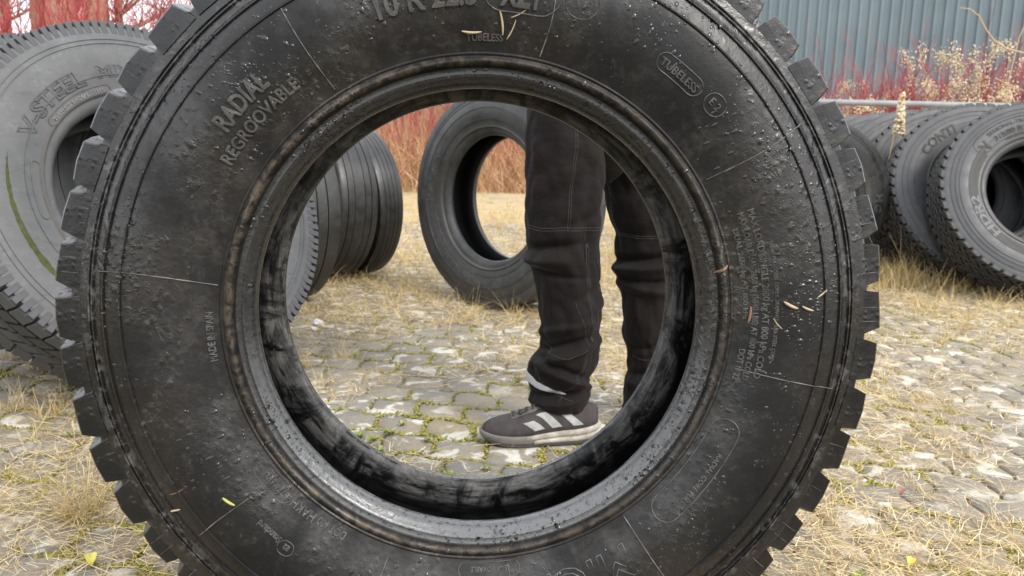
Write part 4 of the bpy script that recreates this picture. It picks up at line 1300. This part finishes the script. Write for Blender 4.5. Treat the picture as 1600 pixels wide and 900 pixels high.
def weed(k, x, y, s, rz, label='dead straw coloured weed with fluffy cream seed heads in front of the warehouse', group=GW):
    o = empty('dead_weed', (x, y, 0), (0, 0, rz), label=label, cat='weed', group=group)
    o.scale = (s, s, s)
    a, b = wm[k % 5]
    obj('stems', a, o); obj('seed_heads', b, o, kind='stuff')
for i in range(42):
    t = g.random()
    x = 3.4 + 4.6 * t; y = 10.6 - 1.5 * t + g.uniform(-1.0, .7)
    weed(i, x, y, g.uniform(.75, 1.12) * (1.0 if g.random() < .85 else 1.15), g.uniform(0, 6))
# the single pale spike standing between the tyres
def spike():
    top = plane_at(1412, 150, 5.0)
    o = empty('seed_spike', (top.x - .10, 5.0, 0), label='cream seed spike on a thin stem standing in front of the right row of tyres', cat='weed')
    P = [(0, 0, -.02), (.02, 0, .35), (.05, 0, .7), (.085, 0, 1.0), (.10, 0, top.z)]
    mb = MB(); mb.tube(P, .004, 5); obj('stem', mb.mesh('stem', M_WEED, True), o)
    g = np.random.default_rng(4); n = 130
    t = g.uniform(0, 1, n); z = top.z - .24 + .26 * t; rr = .030 * (1 - .75 * t)
    a = g.uniform(0, 2 * pi, n)
    C = np.stack([.092 + rr * np.cos(a), rr * np.sin(a), z], 1)
    oct_ = np.array([(1, 0, 0), (0, 1, 0), (-1, 0, 0), (0, -1, 0), (0, 0, 1.0), (0, 0, -1)])
    V = C[:, None, :] + oct_[None] * (g.uniform(.008, .014, n))[:, None, None]
    T = np.array([(0, 1, 4), (1, 2, 4), (2, 3, 4), (3, 0, 4), (1, 0, 5), (2, 1, 5), (3, 2, 5), (0, 3, 5)])
    obj('seed_head', np_mesh('seed_head', V.reshape(-1, 3), ((np.arange(n) * 6)[:, None, None] + T[None]).reshape(-1, 3), M_SEED), o)
spike()
def vine():
    Y = 8.0
    pts = [plane_at(px, py, Y) for px, py in ((1500, 12), (1515, 14), (1530, 25), (1540, 45), (1552, 62), (1572, 76), (1600, 83), (1640, 84), (1690, 100), (1720, 200))]
    b = Vector((pts[-1].x, Y, 0))
    o = empty('dead_vine', b, label='pale curling dead vine stem hanging before the warehouse at the upper right', cat='vine')
    mb = MB(); mb.tube([p - b for p in pts] + [Vector((.02, 0, -.02))], [.004 + .0008 * k for k in range(11)], 6)
    obj('stem', mb.mesh('stem', M_WEED, True), o)
    for q in (((1608, 25), (1592, 60), (1585, 90), (1575, 130), (1570, 190)), ((1555, 122), (1575, 132), (1600, 142), (1640, 150))):
        mb = MB(); mb.tube([plane_at(px, py, Y - .1) - b for px, py in q], .0045, 6); obj('side_stem', mb.mesh('side_stem', M_WEED, True), o)
vine()

# dry thicket on the bank: too dense to count
def thicket():
    g = np.random.default_rng(9); n = 17000
    x = g.uniform(-5.5, 3.2, n); y = 11.6 + 4.5 * g.uniform(0, 1, n) ** .8
    z = np.where(y > 15.4, (y - 15.4) * .40, 0) - .02
    P = curve_paths(np.stack([x, y, z], 1), g.uniform(0, 2 * pi, n), g.uniform(.35, 1.35, n), g.uniform(.05, .6, n), g.uniform(-.1, 1.6, n), 5, .15, 9)
    m = 520
    ym = g.uniform(11.2, 13.4, m)
    P2 = curve_paths(np.stack([g.uniform(-5, 3, m), ym, np.full(m, -.02)], 1), g.uniform(0, 2 * pi, m), g.uniform(.7, 1.8, m), g.uniform(.1, .7, m), g.uniform(.9, 2.2, m), 9, .08, 10)
    V, Q = blades(P, g.uniform(.006, .013, n), 3)
    V2, Q2 = blades(P2, g.uniform(.010, .018, m), 4)
    Q = np.concatenate([Q, Q2 + len(V)]); V = np.concatenate([V, V2])
    obj('dry_thicket', np_mesh('dry_thicket', V, Q, M_THICK), label='dense tan thicket of dead stems behind the paved yard', cat='thicket', kind='stuff')
thicket()
def verge():
    g = np.random.default_rng(12); n = 12000
    t = g.uniform(0, 1, n)
    x = 3.2 + 6.0 * t; y = 10.8 - 1.6 * t + g.uniform(-2.2, 1.0, n)
    P = curve_paths(np.stack([x, y, np.full(n, -.02)], 1), g.uniform(0, 2 * pi, n), g.uniform(.35, 1.25, n), g.uniform(.02, .35, n), g.uniform(-.1, .9, n), 5, .1, 13)
    V, Q = blades(P, g.uniform(.005, .010, n), 5)
    obj('dry_verge', np_mesh('dry_verge', V, Q, M_THICK), label='tall tan dead grass and stalks below the warehouse wall', cat='dry grass', kind='stuff')
verge()

# grass tufts, straw, moss on the paving
def density(x, y): return mnoise.noise(Vector((x * .9, y * .9, 5))) + .5 * mnoise.noise(Vector((x * 2.6, y * 2.6, 2)))
def tufts():
    g = np.random.default_rng(21)
    bs, az, ln, le, cu, wd = [], [], [], [], [], []
    placed = 0
    zones = []
    while placed < 6500:
        y = .75 + 11.5 * g.uniform(0, 1) ** 1.05; x = g.uniform(-.72, .72) * y + g.uniform(-.3, .3)
        far = min(1, max(0, (y - 2.3) / 2.2))
        if density(x, y) < .26 - 1.0 * far - (.3 if x > .6 else 0) + (.12 if abs(x + .1) < .5 and y < 3 else 0) + g.uniform(-.2, .2): continue
        # snap to a joint of the paving
        u, v = w2p(x, y)
        if y < 8:
            if g.uniform() < .6: v = round(v / PW - .5 - .3 / PW) * PW + .5 * PW + .3 + g.normal(0, .006)
            else: u = round(u / (PL / 2)) * PL / 2 + g.normal(0, .006)
            x, y = p2w(u, v)
        if abs(x - .0) < .62 and .98 < y < 1.28: continue
        nb = int(g.uniform(10, 34)); s = g.uniform(.5, 1.25)
        hgt = (.065 + .06 * far) * s
        bs.append(np.c_[np.full(nb, x) + g.normal(0, .010 * s, nb), np.full(nb, y) + g.normal(0, .010 * s, nb), np.full(nb, -.012)])
        az.append(g.uniform(0, 2 * pi, nb)); ln.append(hgt * g.uniform(.5, 1.5, nb)); le.append(g.uniform(.25, 1.35, nb)); cu.append(g.uniform(.0, 1.1, nb))
        wd.append(np.full(nb, .0013 + .0011 * far) * g.uniform(.7, 1.3, nb)); placed += 1
    # hand placed tufts at the lower left and along the tyres
    for px, py, nb, hgt in ((120, 805, 90, .13), (150, 800, 60, .15), (70, 650, 60, .10), (20, 640, 60, .11), (100, 640, 50, .10), (60, 690, 40, .08), (535, 560, 70, .10), (470, 570, 60, .10), (500, 600, 50, .08),
                            (1285, 790, 60, .05), (1440, 770, 60, .05), (1560, 830, 60, .06), (1440, 625, 60, .06), (945, 440, 60, .16), (955, 400, 40, .18), (1470, 690, 50, .05), (20, 560, 60, .11), (60, 575, 60, .1), (1265, 905, 40, .06)):
        p = ground_at(px, py)
        bs.append(np.c_[p.x + g.normal(0, .018, nb), p.y + g.normal(0, .018, nb), np.full(nb, -.012)])
        az.append(g.uniform(0, 2 * pi, nb)); ln.append(hgt * g.uniform(.5, 1.4, nb)); le.append(g.uniform(.1, 1.1, nb)); cu.append(g.uniform(0, 1.0, nb)); wd.append(g.uniform(.0012, .0022, nb))
    # taller stalks in front of the right row and round the tyres
    for k in range(240):
        px = g.uniform(1365, 1640); py = g.uniform(400, 455)
        p = ground_at(px, py); nb = 16
        bs.append(np.c_[p.x + g.normal(0, .03, nb), p.y + g.normal(0, .03, nb), np.full(nb, -.012)])
        az.append(g.uniform(0, 2 * pi, nb)); ln.append(g.uniform(.06, .24, nb) * (1.0 if g.uniform() < .8 else 1.6)); le.append(g.uniform(.0, .5, nb)); cu.append(g.uniform(0, .9, nb)); wd.append(g.uniform(.002, .0034, nb))
    P = curve_paths(np.concatenate(bs), np.concatenate(az), np.concatenate(ln), np.concatenate(le), np.concatenate(cu), 4, .08, 22)
    V, Q = blades(P, np.concatenate(wd), 23)
    obj('dry_grass', np_mesh('dry_grass', V, Q, M_STRAW), label='bleached dry grass tufts growing in the joints of the paving', cat='dry grass', kind='stuff')
tufts()
def litter():
    g = np.random.default_rng(31)
    N = 150000
    y = .7 + 8.5 * g.uniform(0, 1, N * 2) ** 1.25; x = g.uniform(-.75, .75, N * 2) * y + g.uniform(-.3, .3, N * 2)
    dn = np.array([density(a, b) for a, b in zip(x, y)])
    k = dn + np.clip((y - 2.6) * .4, -.12, .7) + np.clip((x - .2) * .9, 0, .34) - np.where((np.abs(x + .1) < .55) & (y < 3.3) & (y > 1.5), .28, 0) > g.uniform(-.35, .6, N * 2)
    x, y = x[k][:N], y[k][:N]; n = len(x)
    P = curve_paths(np.stack([x, y, g.uniform(.001, .012, n)], 1), g.uniform(0, 2 * pi, n), g.uniform(.02, .10, n), g.uniform(1.35, 1.66, n), g.uniform(-.25, .25, n), 3, .35, 32)
    P[..., 2] = np.maximum(P[..., 2], .001)
    V, Q = blades(P, g.uniform(.0008, .0021, n) * (1 + .18 * y), 33)
    obj('straw_litter', np_mesh('straw_litter', V, Q, M_LITTER), label='loose straw and dead needles strewn over the paving', cat='litter', kind='stuff')
litter()
def moss():
    g = np.random.default_rng(41)
    C = []
    tries = 0
    while len(C) < 52000 and tries < 500000:
        tries += 1
        y = .75 + 5.2 * g.uniform() ** 1.4; x = g.uniform(-.7, .7) * y
        u, v = w2p(x, y)
        if g.uniform() < .6:
            j = round((v - .3) / PW - .5); v0 = j * PW + .5 * PW + .3
            sh = 0 if j % 2 == 0 else .5
            v = v0 + .009 * math.sin(2 * pi * ((u - (PL / 2 if j % 2 else 0)) / PL + sh)) + g.normal(0, .0065)
        else:
            j = math.floor((v - .3) / PW + .5)
            uo = PL / 2 if j % 2 else 0
            kx = round((u - uo) / PL - .5)
            t = (v - .3) / PW + .5 - j
            u = (kx + .5) * PL + uo + .010 * math.sin(2 * pi * t) + g.normal(0, .0065)
        x, y = p2w(u, v)
        d = mnoise.noise(Vector((x * 2.3, y * 2.3, 9))) + .55 * mnoise.noise(Vector((x * 9, y * 9, 4)))
        if d < (-.10 if abs(x + .1) < .55 else -.02) + g.uniform(-.12, .18): continue
        C.append((x, y, g.uniform(-.008, .0005) + .004 * min(1, d * 2)))
    C = np.array(C); n = len(C); r = g.uniform(.0018, .0054, n)
    ring = np.array([(math.cos(a), math.sin(a), 0) for a in np.arange(5) * 2 * pi / 5] + [(0, 0, 1.1)])
    V = C[:, None, :] + ring[None] * r[:, None, None] * g.uniform(.6, 1.3, (n, 6, 1))
    T = np.array([(i, (i + 1) % 5, 5) for i in range(5)])
    obj('moss', np_mesh('moss', V.reshape(-1, 3), ((np.arange(n) * 6)[:, None, None] + T[None]).reshape(-1, 3), M_MOSS), label='yellow green moss cushions along the paving joints', cat='moss', kind='stuff')
moss()
# small green rosettes and fallen leaves
def leaf_geo(P, d, up, L, W, cup=.15):
    s = d.cross(up).normalized(); V = []
    for t, w_ in ((0, .06), (.25, .7), (.55, 1.0), (.82, .62), (1, .03)):
        c = P + d * L * t + up * (L * .35 * math.sin(t * 2.4))
        V += [c - s * W * w_ * .5 + up * cup * W * w_, c, c + s * W * w_ * .5 + up * cup * W * w_]
    Fc = [(i * 3 + k, i * 3 + k + 1, i * 3 + 4 + k, i * 3 + 3 + k) for i in range(4) for k in (0, 1)]
    return V, Fc
ros = []
for k in range(3):
    gs = []
    for i in range(14):
        a = i * 2.4; d = Vector((math.cos(a), math.sin(a), random.uniform(.15, .7))).normalized()
        gs.append(leaf_geo(Vector((d.x * .003, d.y * .003, -.004)), d, Vector((0, 0, 1)), random.uniform(.016, .032), random.uniform(.009, .016)))
    V, Fc = join_geo(gs); ros.append(py_mesh('leaves', V, Fc, M_GREEN))
for px, py, s in ((583, 690, 1.1), (562, 683, .9), (610, 678, 1.0), (655, 650, .8), (668, 690, .8), (590, 706, .9), (628, 664, .7), (110, 607, 1.2), (92, 612, .9), (50, 690, .8), (112, 682, .9), (1340, 905, .9), (690, 585, .7), (700, 745, .9), (760, 735, .8), (1410, 655, .7)):
    p = ground_at(px, py)
    o = empty('green_weed', (p.x, p.y, 0), (0, 0, random.uniform(0, 6)), label='small bright green weed rosette growing in a joint of the paving', cat='weed', group='green weed rosettes in the paving joints')
    s *= .68
    o.scale = (s, s, s)
    obj('leaves', random.choice(ros), o)
M_YLEAF = mat_simple('yellow_leaf', (.50, .42, .04), (.66, .58, .12), 60, .6)
M_BLEAF = mat_simple('brown_leaf', (.22, .11, .07), (.36, .20, .13), 60, .7)
for px, py, L, m, lab in ((143, 890, .030, M_YLEAF, 'yellow leaf lying on dark paving at the lower left'), (1403, 778, .030, M_BLEAF, 'curled red brown leaf on the paving right of the big tyre'), (1420, 890, .024, M_YLEAF, 'yellow leaf near the bottom edge right of the big tyre'),
                          (1430, 870, .024, M_BLEAF, 'dull brown leaf at the lower right on the paving'), (602, 668, .022, M_BLEAF, 'dark brown leaf lying beside green weeds inside the hole'), (817, 302, .05, M_YLEAF, 'bright yellow leaf on the far grass beside the trouser leg'), (15, 635, .020, M_BLEAF, 'dark leaf among tufts at the left edge of the paving')):
    p = ground_at(px, py); a = random.uniform(0, 6)
    V, Fc = leaf_geo(Vector((0, 0, 0)), Vector((math.cos(a), math.sin(a), .1)).normalized(), Vector((0, 0, 1)), L, L * .7)
    obj('fallen_leaf', py_mesh('fallen_leaf', V, Fc, m), None, (p.x, p.y, .006), label=lab, cat='leaf')
def stone(px, py, s, lab, seed):
    bm = bmesh.new(); bmesh.ops.create_icosphere(bm, subdivisions=2, radius=1)
    for v in bm.verts:
        v.co *= 1 + .45 * mnoise.noise(v.co * 1.6 + Vector((seed, 0, 0)))
        v.co = Vector((v.co.x * s, v.co.y * s * .8, v.co.z * s * .62))
    me = bpy.data.meshes.new('broken_stone'); bm.to_mesh(me); bm.free()
    me.materials.append(M_STONE)
    p = ground_at(px, py)
    obj('broken_stone', me, None, (p.x, p.y, s * .35), label=lab, cat='stone')
M_STONE = mat_simple('white_stone', (.50, .48, .45), (.72, .70, .67), 30, .9, .6, .004)
stone(495, 508, .026, 'white stone chunk lying on the far paving inside the hole', 1)
stone(490, 516, .016, 'smaller white stone chip in front of the white chunk', 5)
stone(207, 618, .006, 'tiny white stone chip on the paving at the left', 3) if False else None

# trees behind the yard
def tree(x, y, h, r, lean, seed, label):
    g = np.random.default_rng(seed)
    o = empty('bare_tree', (x, y, 0), label=label, cat='tree')
    K = 12; t = np.linspace(0, 1, K)
    P = np.stack([lean * h * t + .06 * np.sin(t * 9 + seed), .05 * np.cos(t * 7 + seed), -.05 + h * t], 1)
    V, Q = tubes([P], (r * (1 - .8 * t) + r * .25 * np.exp(-t * 25))[None], 14)
    V += .02 * r * 4 * np.array([mnoise.noise(Vector(v) * 2.2) for v in V])[:, None] * .3
    obj('trunk', np_mesh('trunk', V, Q, M_BARK, True), o)
    nl = 16
    k = g.integers(3, K - 1, nl)
    P2 = curve_paths(P[k], g.uniform(0, 2 * pi, nl), h * .28 * g.uniform(.6, 1.2, nl), g.uniform(.7, 1.3, nl), g.uniform(-.7, .2, nl), 7, .15, seed)
    V2, Q2 = tubes(P2, np.linspace(1, .25, 7)[None, :] * (r * .28), 6)
    obj('limbs', np_mesh('limbs', V2, Q2, M_BARK, True), o)
    nt_ = nl * 22; si = g.integers(0, nl, nt_)
    P3 = curve_paths(P2[si, g.integers(1, 7, nt_)], g.uniform(0, 2 * pi, nt_), g.uniform(.4, 1.4, nt_), g.uniform(.3, 1.2, nt_), g.uniform(-.5, .5, nt_), 5, .25, seed + 1)
    V3, Q3 = tubes(P3, np.linspace(1, .3, 5)[None, :] * .012, 3)
    obj('crown', np_mesh('crown', V3, Q3, M_TWIG), o)
tr = [((96, 16.5), .34, 0, 'thick reddish tree trunk just left of the two close trunks at the upper left'), ((142, 17), .30, .01, 'thick trunk left of the narrow one in the close pair at the upper left'), ((163, 18), .15, -.01, 'narrow trunk right beside a thick trunk at the upper left'),
      ((58, 18), .24, .03, 'medium trunk second from the left behind red twigs'), ((192, 18), .11, .0, 'thin straight trunk rightmost at the upper left'), ((22, 19), .15, -.03, 'slim trunk leftmost behind the red twigs')]
for k, ((px, Y), r, ln, lab) in enumerate(tr):
    p = plane_at(px, 60, Y)
    tree(p.x, Y, random.uniform(9, 12), r, ln, 500 + k, lab)
